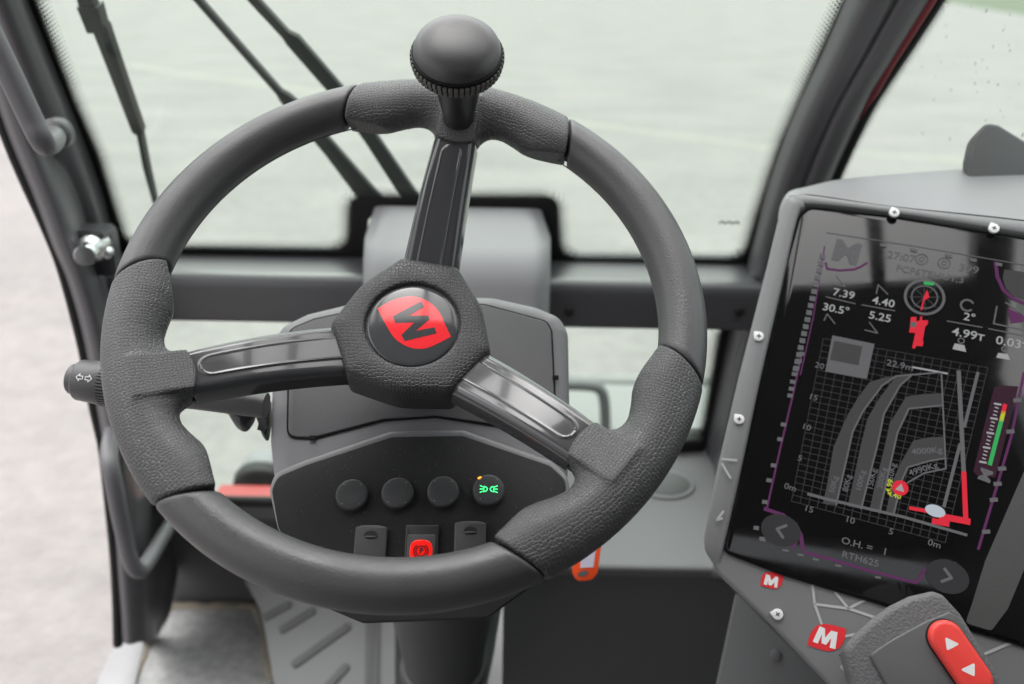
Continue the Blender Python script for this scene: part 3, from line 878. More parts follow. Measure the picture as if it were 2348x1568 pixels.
def frit(plane, outer, inner, name, parent, z=.0012, rows=5, pitch=.0042, r0_=.0022, closed=False):
    """Black printed border between two outlines, fading out inwards in rows of dots."""
    bm = bmesh.new()
    O = [Vector(p) for p in outer]; I = [Vector(p) for p in inner]
    for i in range(len(O) - 1):
        flat_bm(bm, [O[i], O[i + 1], I[i + 1], I[i]], z)
    # dots along the inner edge
    acc = []
    for i in range(len(I) - 1):
        a, b = I[i], I[i + 1]; d = b - a; l = d.length
        if l < 1e-6: continue
        nrm = ((I[i] - O[i]) + (I[i + 1] - O[i + 1])).normalized()
        perp = Vector((-d.y, d.x)).normalized(); perp = perp if perp.dot(nrm) > 0 else -perp
        acc.append((a, d / l, l, perp))
    tot = sum(x[2] for x in acc)
    for row in range(rows):
        s = pitch * (.5 if row % 2 else 0)
        while s < tot:
            t = s
            for a, d, l, perp in acc:
                if t <= l: break
                t -= l
            c = a + d * t + perp * (.0012 + pitch * .82 * row); rr = r0_ * (1 - row / (rows + .6))
            flat_bm(bm, [(c.x + rr * math.cos(q * math.pi / 4), c.y + rr * math.sin(q * math.pi / 4)) for q in range(8)], z)
            s += pitch
    return up_bm(name, bm, MT['rubber'], parent, plane.M)

def curve_px(plane, pts, r): return pts
def outline_px(plane, pts, rads):
    """Open polyline through pixel corners with rounded corners (metres)."""
    q = plane.pts(pts); out = [q[0]]
    for i in range(1, len(q) - 1):
        f = fillet([q[i - 1], q[i], q[i + 1]], [0, rads[i - 1], 0], 8); out += f[1:-1]
    out.append(q[-1]); return out
fo = [(24, -60), (44, 0), (137, 234), (189, 351), (229, 475), (262, 592), (838, 596), (845, 494), (1240, 494), (1250, 614), (1722, 612), (1748, 493), (1803, 329), (1857, 205), (1949, 0), (1990, -85)]
fi = [(62, -60), (80, 0), (170, 234), (222, 351), (260, 475), (290, 567), (801, 574), (806, 452), (1274, 452), (1283, 592), (1706, 596), (1736, 493), (1791, 329), (1845, 205), (1937, 0), (1978, -85)]
rd = [0, 0, 0, 0, .018, .016, .022, .022, .016, .018, 0, 0, 0, 0]
fO = outline_px(WSP, fo, [0, 0, 0, 0, .006, .006, .012, .012, .006, .006, 0, 0, 0, 0]); 
fI = outline_px(WSP, fi, [0, 0, 0, 0, .024, .030, .016, .016, .030, .024, 0, 0, 0, 0])
# outlines must pair up point by point
def resample(pts, n):
    P = [Vector(p) for p in pts]; L = [0]
    for a, b in zip(P, P[1:]): L.append(L[-1] + (b - a).length)
    out = []
    for k in range(n):
        t = L[-1] * k / (n - 1); i = max(j for j in range(len(L)) if L[j] <= t + 1e-12); i = min(i, len(P) - 2)
        f = (t - L[i]) / max(1e-9, L[i + 1] - L[i]); out.append(tuple(P[i].lerp(P[i + 1], f)))
    return out
fOo = [tuple(p) for p in fO]; fIi = [tuple(p) for p in fI]
assert len(fOo) == len(fIi), (len(fOo), len(fIi))
frit(WSP, fOo, fIi, 'frit_border', wsg)
# small printed maker's mark low on the pane
bm = bmesh.new(); q = WSP.at((1671, 509))
for k in range(6): stroke_bm(bm, [(q[0] - .011 + .0044 * k - .0016, q[1] - .0016 * (-1) ** k), (q[0] - .011 + .0044 * k + .0016, q[1] + .0016 * (-1) ** k)], .0022, .0012)
up_bm('glass_mark', bm, MT['rubber'], wsg, WSP.M)

# cross beam under the windscreen
def profile_solid(name, prof, x0, x1, mat, parent, angle=40, n=1):
    N_ = len(prof); V = [(x, p[0], p[1]) for x in (x0, x1) for p in prof]
    bm = bmesh.new(); vs = [bm.verts.new(v) for v in V]
    for i in range(N_):
        j = (i + 1) % N_; bm.faces.new((vs[i], vs[j], vs[N_ + j], vs[N_ + i]))
    bm.faces.new(vs[:N_]); bm.faces.new(vs[N_:][::-1])
    return from_bm(name, bm, mat, parent, None, True, angle)
zt = onY(1000, 592, YG).z; zb = onY(1000, 748, 1.045).z
bp = fillet([(YG + .03, zt + .002), (YG - .004, zt), (1.045, zt - .012), (1.045, zb), (YG + .03, zb)], [0, .004, .022, .006, 0], 8)
xl, xr = onY(225, 640, 1.06).x, onY(1768, 640, 1.06).x
profile_solid('cross_beam', bp, xl, xr, MT['beam'], cab)
for px in (1304, 1694):
    q = onY(px, 713, 1.044); lathe('bolt', [(.006, 0), (.006, .003), (.004, .0045), (.0003, .0045)], MT['rubber'], cab, Matrix.Translation(q) @ Matrix.Rotation(RAD(90), 4, 'X'), 16)
# wiper motor cover standing in front of the beam
yb = .985
P0 = WSP.world((1040, 472)); Pm = onY(1040, 612, yb + .012); Pb = onY(1040, 775, yb)
pr = fillet([(P0.y + .01, P0.z), (P0.y - .006, P0.z), (Pm.y, Pm.z), (Pb.y, Pb.z)], [0, .012, .075, 0], 14)
xm0, xm1 = onY(816, 640, yb).x, onY(1266, 640, yb).x
xc, hwm = (xm0 + xm1) / 2, (xm1 - xm0) / 2
rows = []
for i, (y, z) in enumerate(pr):
    row = []; f = min(1, (P0.z - z) / .026) if z < P0.z else 0
    hw_ = hwm - .024 * (1 - math.sqrt(max(0, 1 - (1 - f) ** 2))) 
    scale_d = (EYE - Vector((0, y, z))).length / (EYE - Vector((0, Pm.y, Pm.z))).length
    hw_ *= .93 + .07 * scale_d
    for k in range(41):
        t = -1 + 2 * k / 40; tt = math.copysign(1 - (1 - abs(t)) ** 1.6, t); xx_ = tt * hw_
        e = max(0, (abs(xx_) - (hw_ - .022)) / .022); dy = .05 * (1 - math.sqrt(max(0, 1 - e * e)))
        row.append((xc + xx_, y + dy, z))
    yg_ = P0.y - (z - P0.z) * math.tan(LEAN) - .004; row = [(p[0], min(p[1], yg_), p[2]) for p in row]
    row = [(row[0][0], min(y + .10, yg_), z)] + row + [(row[-1][0], min(y + .10, yg_), z)]
    rows.append(row)
grid('motor_cover', rows, MT['cover'], cab, None, True, 0, 60)

# pillars: lofted tubes; each row is a list of (px, py, y) places
def loft(name, rows, mat, parent, sub=6, thick=.006, angle=None):
    R = [[onY(px, py, y) for px, py, y in r] for r in rows]
    cols = [smooth_path([r[j] for r in R], sub) for j in range(len(R[0]))]
    rr = [[c[i] for c in cols] for i in range(len(cols[0]))]
    rr = [smooth_path(r, 5) for r in rr]
    return grid(name, rr, mat, parent, None, True, thick, angle)
def yw(py): return WSP.world((300, py)).y
lp_rows = []
for py, so_, fr in ((-420, -330, -88), (-160, -180, 5), (0, -105, 62), (150, -48, 122), (300, 2, 184), (450, 64, 238), (560, 106, 268), (640, 140, 292), (760, 174, 330), (900, 200, 372), (1050, 228, 386)):
    fr = fr - 9; g_ = fr - so_ - 22; a = so_ + 20
    yo = .96 + .0 * py; yi = (yw(py) if py < 590 else YG) - .002
    lp_rows.append([(a, py, yo + .02), (a + g_ * .06, py, yo), (a + g_ * .22, py, yo - .012), (a + g_ * .42, py, yo + .016), (a + g_ * .58, py, yi - .055), (a + g_ * .80, py, yi - .040), (a + g_ * .93, py, yi - .012), (a + g_, py, yi)])
lpil = loft('windscreen_pillar', lp_rows, MT['frame'], cab)
seal = smooth_path([onY(px, py, .965) for px, py in ((-170, -160), (-96, 0), (12, 303), (57, 413), (102, 512), (140, 607), (172, 721), (195, 819), (216, 936), (236, 1027), (250, 1148), (262, 1271), (268, 1380), (270, 1478))], 5)
tube('door_seal', seal, .0065, MT['rubber'], cab, None, 12)
rp_rows = []
for py, l, r in ((-420, 2138, 2410), (-160, 2020, 2246), (0, 1949, 2150), (120, 1896, 2072), (234, 1843, 1998), (329, 1803, 1950), (440, 1766, 1900), (560, 1734, 1846), (640, 1716, 1812)):
    g_ = r - l; yi = (WSP.world((1800, py)).y if py < 600 else YG) - .002
    rp_rows.append([(l, py, yi), (l + g_ * .06, py, yi - .014), (l + g_ * .22, py, yi - .034), (l + g_ * .40, py, yi - .036), (l + g_ * .52, py, yi - .026), (l + g_ * .62, py, yi - .040), (l + g_ * .80, py, yi - .038), (l + g_ * .93, py, yi - .02), (l + g_, py, yi - .004)])
rpil = loft('windscreen_pillar', rp_rows, MT['frame'], cab)
# red outside paint showing along the pillar, and its rubber edge
pth = [onY(px, py, WSP.world((1800, py)).y - .040) for px, py in ((2236, -170), (2134, 0), (2064, 110), (2004, 212), (1972, 270))]
MT['red_dark'] = plastic('dark_red_paint', (.16, .016, .022), .45, .4)
tube('red_edge', smooth_path(pth, 4), [.0052] * 9 + [.0045] * 4 + [.0030, .0022, .0014, .0008], MT['red_dark'], cab, None, 10)
pth = [onY(px, py, WSP.world((1800, py)).y - .034) for px, py in ((2250, -160), (2154, 0), (2076, 120), (2001, 234), (1953, 329), (1903, 440))]
tube('side_seal', smooth_path(pth, 5), .0048, MT['rubber'], cab, None, 10)
# side window
XS = onY(2150, 0, WSP.world((1800, 0)).y - .03).x + .07
SWP = Plane((XS, .6, Zc), (-1, 0, 0), (0, -1, 0))
swg = pane('side_glass', SWP.pts([(2154, -60), (1900, 450), (1905, 900), (3300, 900), (3300, -400)]), SWP.M, MT['side_glass'])
so1 = SWP.pts([(2190, -80), (2150, 0), (2072, 120), (1998, 234), (1950, 329), (1900, 440), (1870, 520)])
so2 = SWP.pts([(2206, -80), (2166, 0), (2087, 120), (2012, 234), (1962, 329), (1911, 440), (1880, 520)])
frit(SWP, so1, so2, 'frit_border', swg)
# rain drops on the side glass
bm = bmesh.new()
for k in range(60):
    px, py = random.uniform(2080, 2347), random.uniform(5, 360); q = SWP.at((px, py)); r = random.uniform(.0006, .0016)
    m4 = Matrix.Translation((q[0], q[1], -.0005)) @ Matrix.Diagonal((r, r * 1.2, r * .2, 1))
    bmesh.ops.create_uvsphere(bm, u_segments=10, v_segments=6, radius=1, matrix=m4)
MT['drop'] = glass_mat('water_drop', (.86, .9, .87))
dr = from_bm('rain_drops', bm, MT['drop'], swg, SWP.M); tag(dr, kind='stuff')

# lower front window, its frame and what closes the nose below it
LWP = Plane((0, YG, 0), (0, -1, 0))
lwg = pane('lower_glass', LWP.pts([(240, 735), (1660, 750), (1610, 1030), (1290, 1030), (1280, 1165), (240, 1160)]), LWP.M, MT['windscreen'])
o1 = outline_px(LWP, [(1690, 735), (1672, 760), (1636, 960), (1625, 1030), (1280, 1034)], [0, 0, .01])
i1 = outline_px(LWP, [(1670, 735), (1652, 760), (1618, 960), (1606, 1014), (1280, 1018)], [0, 0, .014])
frit(LWP, o1, i1, 'frit_border', lwg)
zfl = Zc - 1.0
zs = onY(1400, 1026, YG).z
bt = onY(500, 1150, YG).z
# nose panel, left of the column
bm = bmesh.new()
xw0, xw1 = onY(330, 1250, 1.17).x, onY(1000, 1250, 1.17).x
nose = fillet([(YG + .012, bt), (YG - .006, bt), (YG - .006, bt - .03), (1.17, bt - .075), (1.21, zfl), (1.25, zfl), (1.21, bt - .08), (YG + .012, bt - .03)], [0, .006, .03, .05, 0, 0, 0, 0], 5)
profile_solid('nose_panel', nose, xw0, xw1, MT['footwell'], cab)
bm = bmesh.new(); tube_bm(bm, [(xw0, YG - .004, bt + .004), (xw1, YG - .004, bt + .004)], .008, 10)
from_bm('lower_seal', bm, MT['rubber'], cab)
# corner post below the beam on the left
cp = []
for py, a, b in ((1000, 246, 392), (1100, 262, 392), (1200, 272, 392), (1300, 278, 390), (1400, 286, 372), (1440, 288, 352), (1470, 290, 336)):
    cp.append([(a, py, .965), (a + 10, py, .955), (a + 24, py, .965), (a + 40, py, .99), (a + 62, py, 1.07), (b - 10, py, 1.165 if py < 1350 else 1.10), (b + 12, py, 1.19 if py < 1350 else 1.12)])
loft('corner_post', cp, MT['frame'], cab)
# shelf on the right and its dark front
xs0, xs1 = onY(1145, 1400, .84).x, .62
e1 = onZ(1500, 1306, zs - .035)
shelf = fillet([(YG + .05, zs), (YG - .01, zs), (e1.y, zs - .035), (e1.y + .012, zs - .055), (YG + .05, zs - .055)], [0, .01, .014, .004, 0], 6)
sh = profile_solid('side_shelf', shelf, xs0, xs1, MT['shelf'], cab)
fw = profile_solid('footwell_panel', [(e1.y + .014, zs - .056), (e1.y + .03, zfl), (e1.y + .06, zfl), (e1.y + .06, zs - .056)], xs0 + .004, xs1, MT['footwell'], cab)
SHP = Plane((e1 + Vector((0, 0, .0))), Vector((0, -(.035) / (YG - .01 - e1.y), 1)))
q = SHP.at((1525, 1112)); ov = [(q[0] + .040 * math.cos(RAD(a)), q[1] + .030 * math.sin(RAD(a))) for a in range(0, 360, 12)]
plate('oval_vent', ov, -.004, .003, .002, MT['pod'], sh, SHP.M, 3)
plate('vent_grille', inset(ov, .007), .001, .0042, .0006, MT['footwell'], sh, SHP.M, 2)
q = SHP.at((1580, 1022))
plate('rubber_stop', fillet([(q[0] - .03, q[1] - .02), (q[0] + .02, q[1] - .012), (q[0] + .024, q[1] + .02), (q[0] - .03, q[1] + .02)], .008), 0, .02, .006, MT['rubber'], sh, SHP.M, 3)
# right wall between pillar and console
wr = []
for py, a, b in ((600, 1724, 1960), (700, 1696, 1960), (800, 1672, 1960), (900, 1652, 1960), (1000, 1632, 1960), (1080, 1618, 1960), (1200, 1640, 1960), (1330, 1640, 1960)):
    yo = YG if py < 1060 else YG - (py - 1060) * .0009
    wr.append([(a, py, yo - .002), (a + 10, py, yo - .012), (a + 30, py, yo - .03), (a + 60, py, yo - .05), (b, py, yo - .10)])
loft('right_wall', wr, MT['beam'], cab)
# floor, sill
fl = [(-.62, -.7), (.7, -.7), (.7, 1.3), (-.46, 1.3)]
fx = onZ(300, 1568, zfl).x
bm = bmesh.new(); box_bm(bm, ((fx + .7) / 2, .3, zfl - .02), ((.7 - fx) / 2, 1.0, .019)); from_bm('cab_floor', bm, MT['footwell'], cab, None, False)
SLP = Plane((0, 0, zfl + .012), (0, 0, 1))
plate('door_sill', SLP.pts([(298, 1463), (334, 1472), (296, 1640), (190, 1640), (252, 1500)]), -.02, .004, .002, MT['alu'], cab, SLP.M, 2)
plate('sill_step', SLP.pts([(262, 1480), (252, 1500), (186, 1640), (120, 1640), (205, 1568)]), -.05, -.01, .002, MT['beam'], cab, SLP.M, 2)

# grab handles
pth = smooth_path([onY(px, py, y) for px, py, y in ((-130, -170, .80), (-60, 0, .80), (20, 165, .80), (72, 275, .80), (92, 315, .80), (106, 332, .815), (122, 322, .86), (128, 300, .93))], 6)
gh = tube('grab_handle', pth, .0105, MT['handle'], cab, None, 20); tag(gh, 'grab handle on the left windscreen pillar')
q = onY(124, 308, .90); bm = bmesh.new(); tube_bm(bm, [q + Vector((0, .012, 0)), q - Vector((0, .006, 0))], .016, 20); from_bm('handle_foot', bm, MT['frame'], gh)
pth = smooth_path([onY(px, py, y) for px, py, y in ((258, 985, .95), (250, 1040, .90), (258, 1095, .88), (284, 1225, .88), (303, 1292, .88), (322, 1308, .89), (342, 1284, .92), (372, 1232, 1.0), (412, 1168, 1.12))], 6)
gh = tube('grab_handle', pth, .0098, MT['handle'], cab, None, 20); tag(gh, 'bent grab rail low by the door')
# door latch on the left pillar
bm = bmesh.new(); q = onY(212, 532, .985); box_bm(bm, q, (.020, .02, .006))
q2 = onY(222, 575, 1.0); box_bm(bm, q2, (.024, .012, .028))
bmesh.ops.bevel(bm, geom=bm.edges[:], offset=.003, segments=2, affect='EDGES')
la = from_bm('latch_bracket', bm, MT['beam'], cab, None, True, 40)
def between(name, a, b, prof, mat, parent):
    d = b - a; M = Matrix.Translation(a) @ d.normalized().to_track_quat('Z', 'Y').to_matrix().to_4x4(); return lathe(name, prof, mat, parent, M, 32)
a, b = onY(216, 560, .985), onY(192, 590, .90)
between('latch_pin', a, b, [(.019, 0), (.019, .006), (.0155, .010), (.0150, .034), (.0095, .040), (.0095, .056), (.0122, .058), (.0125, .076), (.0105, .082), (.0004, .083)], MT['chrome'], la)
a = onY(247, 577, .985); between('latch_screw', a, a + Vector((0, -.012, 0)), [(.0075, 0), (.0075, .008), (.005, .011), (.0004, .012)], MT['chrome'], la)

# roof and back of the cab (they show in the glossy parts)
ZR = Zc + .42
bm = bmesh.new()
for x in (-.54, .52): box_bm(bm, (x, .15, ZR), (.03, .72, .04))
for y in (.85, -.58): box_bm(bm, (-.01, y, ZR), (.50, .035, .04))
from_bm('roof_frame', bm, MT['frame'], cab, None, False)
for x in (-.30, -.06, .10, .33):
    bm = bmesh.new(); box_bm(bm, (x, .60, ZR + .03), (.013, .21, .012)); from_bm('roof_bar', bm, MT['frame'], cab, None, False)
bm = bmesh.new(); box_bm(bm, (-.01, -.045, ZR), (.50, .515, .02)); from_bm('roof_panel', bm, MT['footwell'], cab, None, False)
bm = bmesh.new(); box_bm(bm, (0, -.66, Zc - .36), (.60, .02, .66)); box_bm(bm, (XS + .03, -.18, Zc - .1), (.012, .46, .52))  # unseen closed back and quarter panel, added to darken the screen's reflections
for x in (-.56, .54): box_bm(bm, (x, -.64, Zc + .2), (.04, .04, .19))
from_bm('rear_blocker_panel', bm, MT['footwell'], cab, None, False)
pane('roof_glass', [(-.52, .48), (.5, .48), (.5, .82), (-.52, .82)], Matrix.Translation((0, 0, ZR + .01)), MT['roof_glass'])
bm = bmesh.new(); box_bm(bm, (XS + .03, .15, Zc - .62), (.012, .85, .36)); from_bm('side_panel', bm, MT['footwell'], cab, None, False)

# ------------------------------------------------------------------ floor mat, foot plate, hose
MP = Plane((0, 0, zfl + .004), (0, 0, 1)); MM = MP.M
mo = MP.pts([(392, 1398), (470, 1396), (570, 1396), (592, 1404), (604, 1440), (625, 1568), (640, 1680), (240, 1680), (312, 1556), (330, 1500), (368, 1430)])
mat = empty('floor_mat', MM @ Matrix.Translation((mo[0][0], mo[0][1], 0)), 'dusty grey rubber floor mat edged with dried mud, beside the door sill', 'floor mat')
plate('mat_sheet', mo, -.003, .006, .002, MT['mat'], mat, MM, 2)
bm = bmesh.new(); pts = [mo[i] for i in (8, 9, 10, 0, 1, 2, 3, 4, 5)]
P = [Vector((p[0], p[1], .006)) for p in pts]; P = smooth_path(P, 5)
tube_bm(bm, P, [.008 + .004 * random.random() for _ in P], 8)
for v in bm.verts: v.co.z = .004 + (v.co.z - .006) * .6
from_bm('mud_edge', bm, MT['dirt'], mat, MM)
FP_ = Plane(onY(720, 1430, 1.06), Vector((0, -.62, 1)))
fo_ = FP_.pts([(560, 1330), (905, 1330), (905, 1640), (655, 1640), (628, 1568), (606, 1440), (596, 1395)])
fp = empty('foot_plate', FP_.M, 'sloping grey foot plate with dark diagonal ribs, left of the column', 'foot plate')
plate('plate_sheet', fo_, -.006, 0, .001, MT['ramp'], fp, FP_.M, 2)
for a, b in (((641, 1448), (722, 1398)), ((670, 1527), (803, 1433)), ((745, 1582), (798, 1524)), ((604, 1418), (668, 1384))):
    p, q = Vector(FP_.at(a)), Vector(FP_.at(b)); d = (q - p).normalized(); n_ = Vector((-d.y, d.x)) * .0065
    plate('rib', fillet([p - n_, q - n_, q + n_, p + n_], .005), 0, .004, .003, MT['rib'], fp, FP_.M, 3)
bm = bmesh.new(); q = FP_.at((855, 1500)); 
plate('raised_edge', fillet(FP_.pts([(842, 1330), (872, 1330), (868, 1640), (836, 1640)]), .002), 0, .006, .003, MT['rib'], fp, FP_.M, 3)
pth = smooth_path([onY(px, py, y) for px, py, y in ((1135, 1380, .83), (1125, 1440, .84), (1116, 1500, .86), (1104, 1560, .87), (1090, 1640, .88))], 6)
hs_ = tube('hose', pth, .0085, MT['hose'], None, None, 14); tag(hs_, 'pale green hose running down behind the steering column', 'hose')

# ------------------------------------------------------------------ display console
DN = camdir((-.20, .300, .93)); DR = camdir((.934, -.296, .200))
DO = EYE + ray((1700, 900)) * .74
DP = Plane(DO, DN, DR); DM = DP.M
con = empty('display_console', DM, 'grey console with a big tilted touch screen showing a crane load chart', 'display console')
outer = DP.pts([(1612, 1238), (1640, 1092), (1694, 859), (1745, 660), (1794, 470), (1806, 447), (1842, 443), (2042, 474), (2347, 506), (2700, 560), (2700, 1990), (2240, 1830), (1896, 1568), (1763, 1429), (1645, 1316)])
oo = fillet(outer, [.012, .0, .0, .0, .02, .02, .02, .0, 0, 0, 0, 0, 0, 0, .02], 5)
plate('console_body', oo, -.075, 0, .004, MT['console'], con, DM, 4, taper=.004)
# screen recess and glass
sc_o = DP.pts([(1662, 1262), (1709, 1031), (1750, 859), (1800, 620), (1832, 505), (1853, 482), (2042, 503), (2347, 553), (2640, 600), (2420, 1500), (2280, 1455), (2047, 1389), (1794, 1313)])
sg_o = fillet(sc_o, [.006, 0, 0, 0, .012, .012, 0, 0, 0, .004, .006, 0, 0], 5)
plate('screen_edge', inset(sg_o, -.0022), -.001, .0022, .001, MT['gap'], con, DM, 3)
scr = plate('screen', sg_o, 0, .0034, .0008, MT['screen'], con, DM, 3)
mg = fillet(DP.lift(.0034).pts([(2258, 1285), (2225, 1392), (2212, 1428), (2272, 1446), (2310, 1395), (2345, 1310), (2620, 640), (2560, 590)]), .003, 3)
# raised bezel strip round the top and left
bz_out = DP.pts([(1632, 1290), (1614, 1240), (1640, 1100), (1694, 869), (1745, 665), (1791, 478), (1812, 455), (1842, 451), (2042, 479), (2347, 512), (2620, 550)])
bz_in = DP.pts([(1650, 1290), (1660, 1250), (1694, 1100), (1743, 869), (1790, 665), (1826, 508), (1843, 484), (1862, 477), (2042, 497), (2347, 545), (2620, 588)])
rows = []
for i, (a, b) in enumerate(zip(smooth_path([Vector((*p, 0)) for p in bz_out], 4), smooth_path([Vector((*p, 0)) for p in bz_in], 4))):
    k = min(1, i / 9)
    rows.append([(*a.lerp(b, t).xy, .0004 + (h - .0004) * k) for t, h in ((0, .0005), (.06, .0050), (.16, .0068), (.84, .0076), (.95, .0066), (1, .0028))])
grid('bezel', rows, MT['console'], con, DM, True, 0, 60)
# hood over the top
DPh = DP.lift(-.002)
f_e = [DPh.world(p) for p in ((1784, 505), (1791, 478), (1806, 452), (1840, 445), (1900, 451), (2042, 472), (2347, 504), (2700, 556))]
b_pts = ((1783, 500), (1789, 470), (1808, 440), (1850, 428), (1929, 411), (2075, 397), (2276, 382), (2560, 362))
b_e = []
zh = f_e[3].z
for i, p in enumerate(b_pts):
    d = ray(p); w = DP.lift(-.10 if i > 2 else -.06).world(p); b_e.append(w)
rows = []
for k in range(9):
    t = k / 8; rows.append([a.lerp(b, t) + DN * (.012 * math.sin(math.pi * min(1, t * 1.0)) * (.35 if i > 2 else .1)) for i, (a, b) in enumerate(zip(f_e, b_e))])
rows = [smooth_path(r, 5) for r in rows]
grid('hood', rows, MT['hood'], con, None, True, .004, 50)
# screws on white stickers
for c, rot in (((2049, 489), -.2), ((2277, 525), -.2), ((1739, 772), .2), ((1694, 962), .2), ((1782, 1408), .9), ((2342, 1461), .1)):
    Q = DP.lift(.0070 if c[1] < 1000 else .0006); q = Q.at(c); M = Q.M @ Matrix.Translation((q[0], q[1], 0)) @ Matrix.Rotation(rot, 4, 'Z')
    pts = [(-.0042, .0042)] + [(.0042 * math.cos(RAD(a)), .0042 * math.sin(RAD(a))) for a in range(90, -181, -15)]
    if c[0] == 2342: pts = [(.0045 * math.cos(RAD(a)), .0045 * math.sin(RAD(a))) for a in range(0, 360, 15)]
    s_ = plate('screw', pts, 0, .0022, .0006, MT['white'] if c[0] != 2342 else MT['brass'], con, M, 2)
    bm = bmesh.new(); stroke_bm(bm, [(-.0016, 0), (.0016, 0)], .0008, .0024); stroke_bm(bm, [(0, -.0016), (0, .0016)], .0008, .0024)
    up_bm('cross_slot', bm, MT['gap'], s_, M)
# M emblems and pale lines printed on the panel
def lastp(s): return [(1604.6 + float(a.split(',')[0]) / 3.161, 1109.5 + float(a.split(',')[1]) / 3.161) for a in s.split()]
E1 = DP.lift(.0005)
for i, (lf, mm) in enumerate((("437,735 442,690 455,655 480,640 530,640 603,655 600,690 585,735 560,755 530,760 490,750", "460,725 478,652 506,662 516,700 548,668 568,676 558,752 536,748 540,712 512,738 494,728 494,698 484,734"),
               ("778,1168 790,1110 815,1060 850,1025 905,1014 970,1024 1058,1050 1052,1105 1030,1160 995,1195 935,1212 860,1195", "816,1142 866,1030 904,1046 906,1112 950,1062 996,1074 980,1196 938,1186 950,1116 912,1166 880,1152 882,1088 852,1156"))):
    bm = bmesh.new(); flat_bm(bm, catmull2(E1.pts(lastp(lf)), (0, 5 if i == 0 else 6), 4), 0)
    em = up_bm('emblem', bm, MT['m_red'], con, E1.M)
    bm = bmesh.new(); flat_bm(bm, E1.pts(lastp(mm)), .0003); up_bm('letter', bm, MT['white'], em, E1.M)
for net in (("815,735 830,870 880,1012", "830,870 1075,902 1262,965", "980,786 1075,902 1195,840"), ("1055,1102 1130,1088",), ("1090,1290 1025,1325 1140,1455",), ("2200,1050 2352,1056",), ("2060,1232 2300,1130",)):
    bm = bmesh.new()
    for t in net: stroke_bm(bm, E1.pts(lastp(t)), .0020, 0)
    up_bm('printed_line', bm, MT['deco'], con, E1.M)
for a, b, h in (((1656, 1052), (1688, 1055), .0090), ((1655, 1063), (1674, 1095), .0090), ((1643, 1192), (1658, 1172), .0075), ((1643, 1192), (1655, 1188), .0075)):
    bm = bmesh.new(); stroke_bm(bm, DP.lift(h).pts([a, b]), .0018, 0); up_bm('printed_line', bm, MT['deco'], con, DP.lift(h).M)
# unlit margin of the glass: dusty, with a pale reflection put into its colour
bm = bmesh.new(); flat_bm(bm, mg, .0003); up_bm('screen_margin', bm, MT['dusty_sheen'], scr, DP.lift(.0034).M)

# side of the console below its sloping edge
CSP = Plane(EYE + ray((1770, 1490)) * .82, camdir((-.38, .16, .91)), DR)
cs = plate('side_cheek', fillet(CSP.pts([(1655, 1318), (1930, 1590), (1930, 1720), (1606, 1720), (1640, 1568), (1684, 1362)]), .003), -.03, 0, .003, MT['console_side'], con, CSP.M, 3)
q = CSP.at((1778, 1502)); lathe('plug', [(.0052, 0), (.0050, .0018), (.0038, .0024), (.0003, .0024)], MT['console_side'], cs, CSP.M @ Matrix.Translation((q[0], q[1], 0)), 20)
# what the screen shows
G = DP.lift(.0037); GM = G.M
def c5p(s): return [(1662 + float(a.split(',')[0]) / 3.42, 401 + float(a.split(',')[1]) / 3.42) for a in s.split()]
def c6p(s): return [(1662 + float(a.split(',')[0]) / 3.42, 802.3 + float(a.split(',')[1]) / 3.42) for a in s.split()]
class Art:
    def __init__(s): s.b = {}; s.g = 'readout'
    def bm(s, m): return s.b.setdefault(s.g, {}).setdefault(m, bmesh.new())
    def line(s, m, pts, w, z=0): stroke_bm(s.bm(m), G.pts(pts), w, z)
    def fill(s, m, pts, z=0): flat_bm(s.bm(m), G.pts(pts), z)
    def text(s, m, t, p, size, z=0, ang=RAD(3), bold=.012, sx=1.12): text_mesh(s.bm(m), t, G.at(p), size, ang, z, bold, sx=sx)
    def ring(s, m, c, r, w, a0=0, a1=360, z=0, sq=1):
        q = G.at(c); stroke_bm(s.bm(m), [(q[0] + r * math.cos(RAD(a)), q[1] + r * sq * math.sin(RAD(a))) for a in range(a0, a1 + 1, 10)], w, z)
    def done(s):
        for g, d in s.b.items():
            al = bmesh.new(); ms = []
            for i, (m, b) in enumerate(d.items()):
                for f in b.faces: f.material_index = i
                me = bpy.data.meshes.new('t'); b.to_mesh(me); b.free(); al.from_mesh(me); bpy.data.meshes.remove(me); ms.append(m)
            o = up_bm(g, al, MT[ms[0]], scr, GM)
            for m in ms[1:]: o.data.materials.append(MT[m])
A = Art(); PX = .000375     # metres per frame unit on the screen
A.text('scr_white', '7.39', (1934, 674), .0094); A.text('scr_white', '4.40', (2025, 693), .0094)
A.text('scr_white', '30.5°', (1916, 709), .0094); A.text('scr_white', '5.25', (2017, 727), .0094)
A.text('scr_white', '2°', (2222, 728), .0094); A.text('scr_white', '4.99т', (2219, 767), .0100); A.text('scr_white', '0.03т', (2320, 787), .0100)
A.text('scr_dim', '27:07', (2066, 589), .0092); A.text('scr_dim', '399', (2221, 617), .0092)
A.text('scr_dim', 'FCF6TSHU1,3', (2131, 629), .0082)
for s in ("790,955 1020,1010", "1070,1018 1330,1065", "1740,1145 2015,1195", "2065,1205 2340,1260"): A.line('scr_dim', c5p(s), .0009)
for s in ("870,790 940,875 850,855", "1185,930 1200,860 1275,935", "775,1140 800,1090 860,1165", "1130,1155 1195,1240 1095,1215"): A.line('scr_dim', c5p(s), .0010)
for c in (((2113, 594)), (2164, 603)): A.ring('scr_dim', c, .0046, .0012); A.ring('scr_dim', c, .0018, .0008)
A.g = 'slew_dial'
A.ring('scr_dim', (2119, 681), .0150, .0022); A.ring('scr_dim', (2119, 681), .0100, .0011)
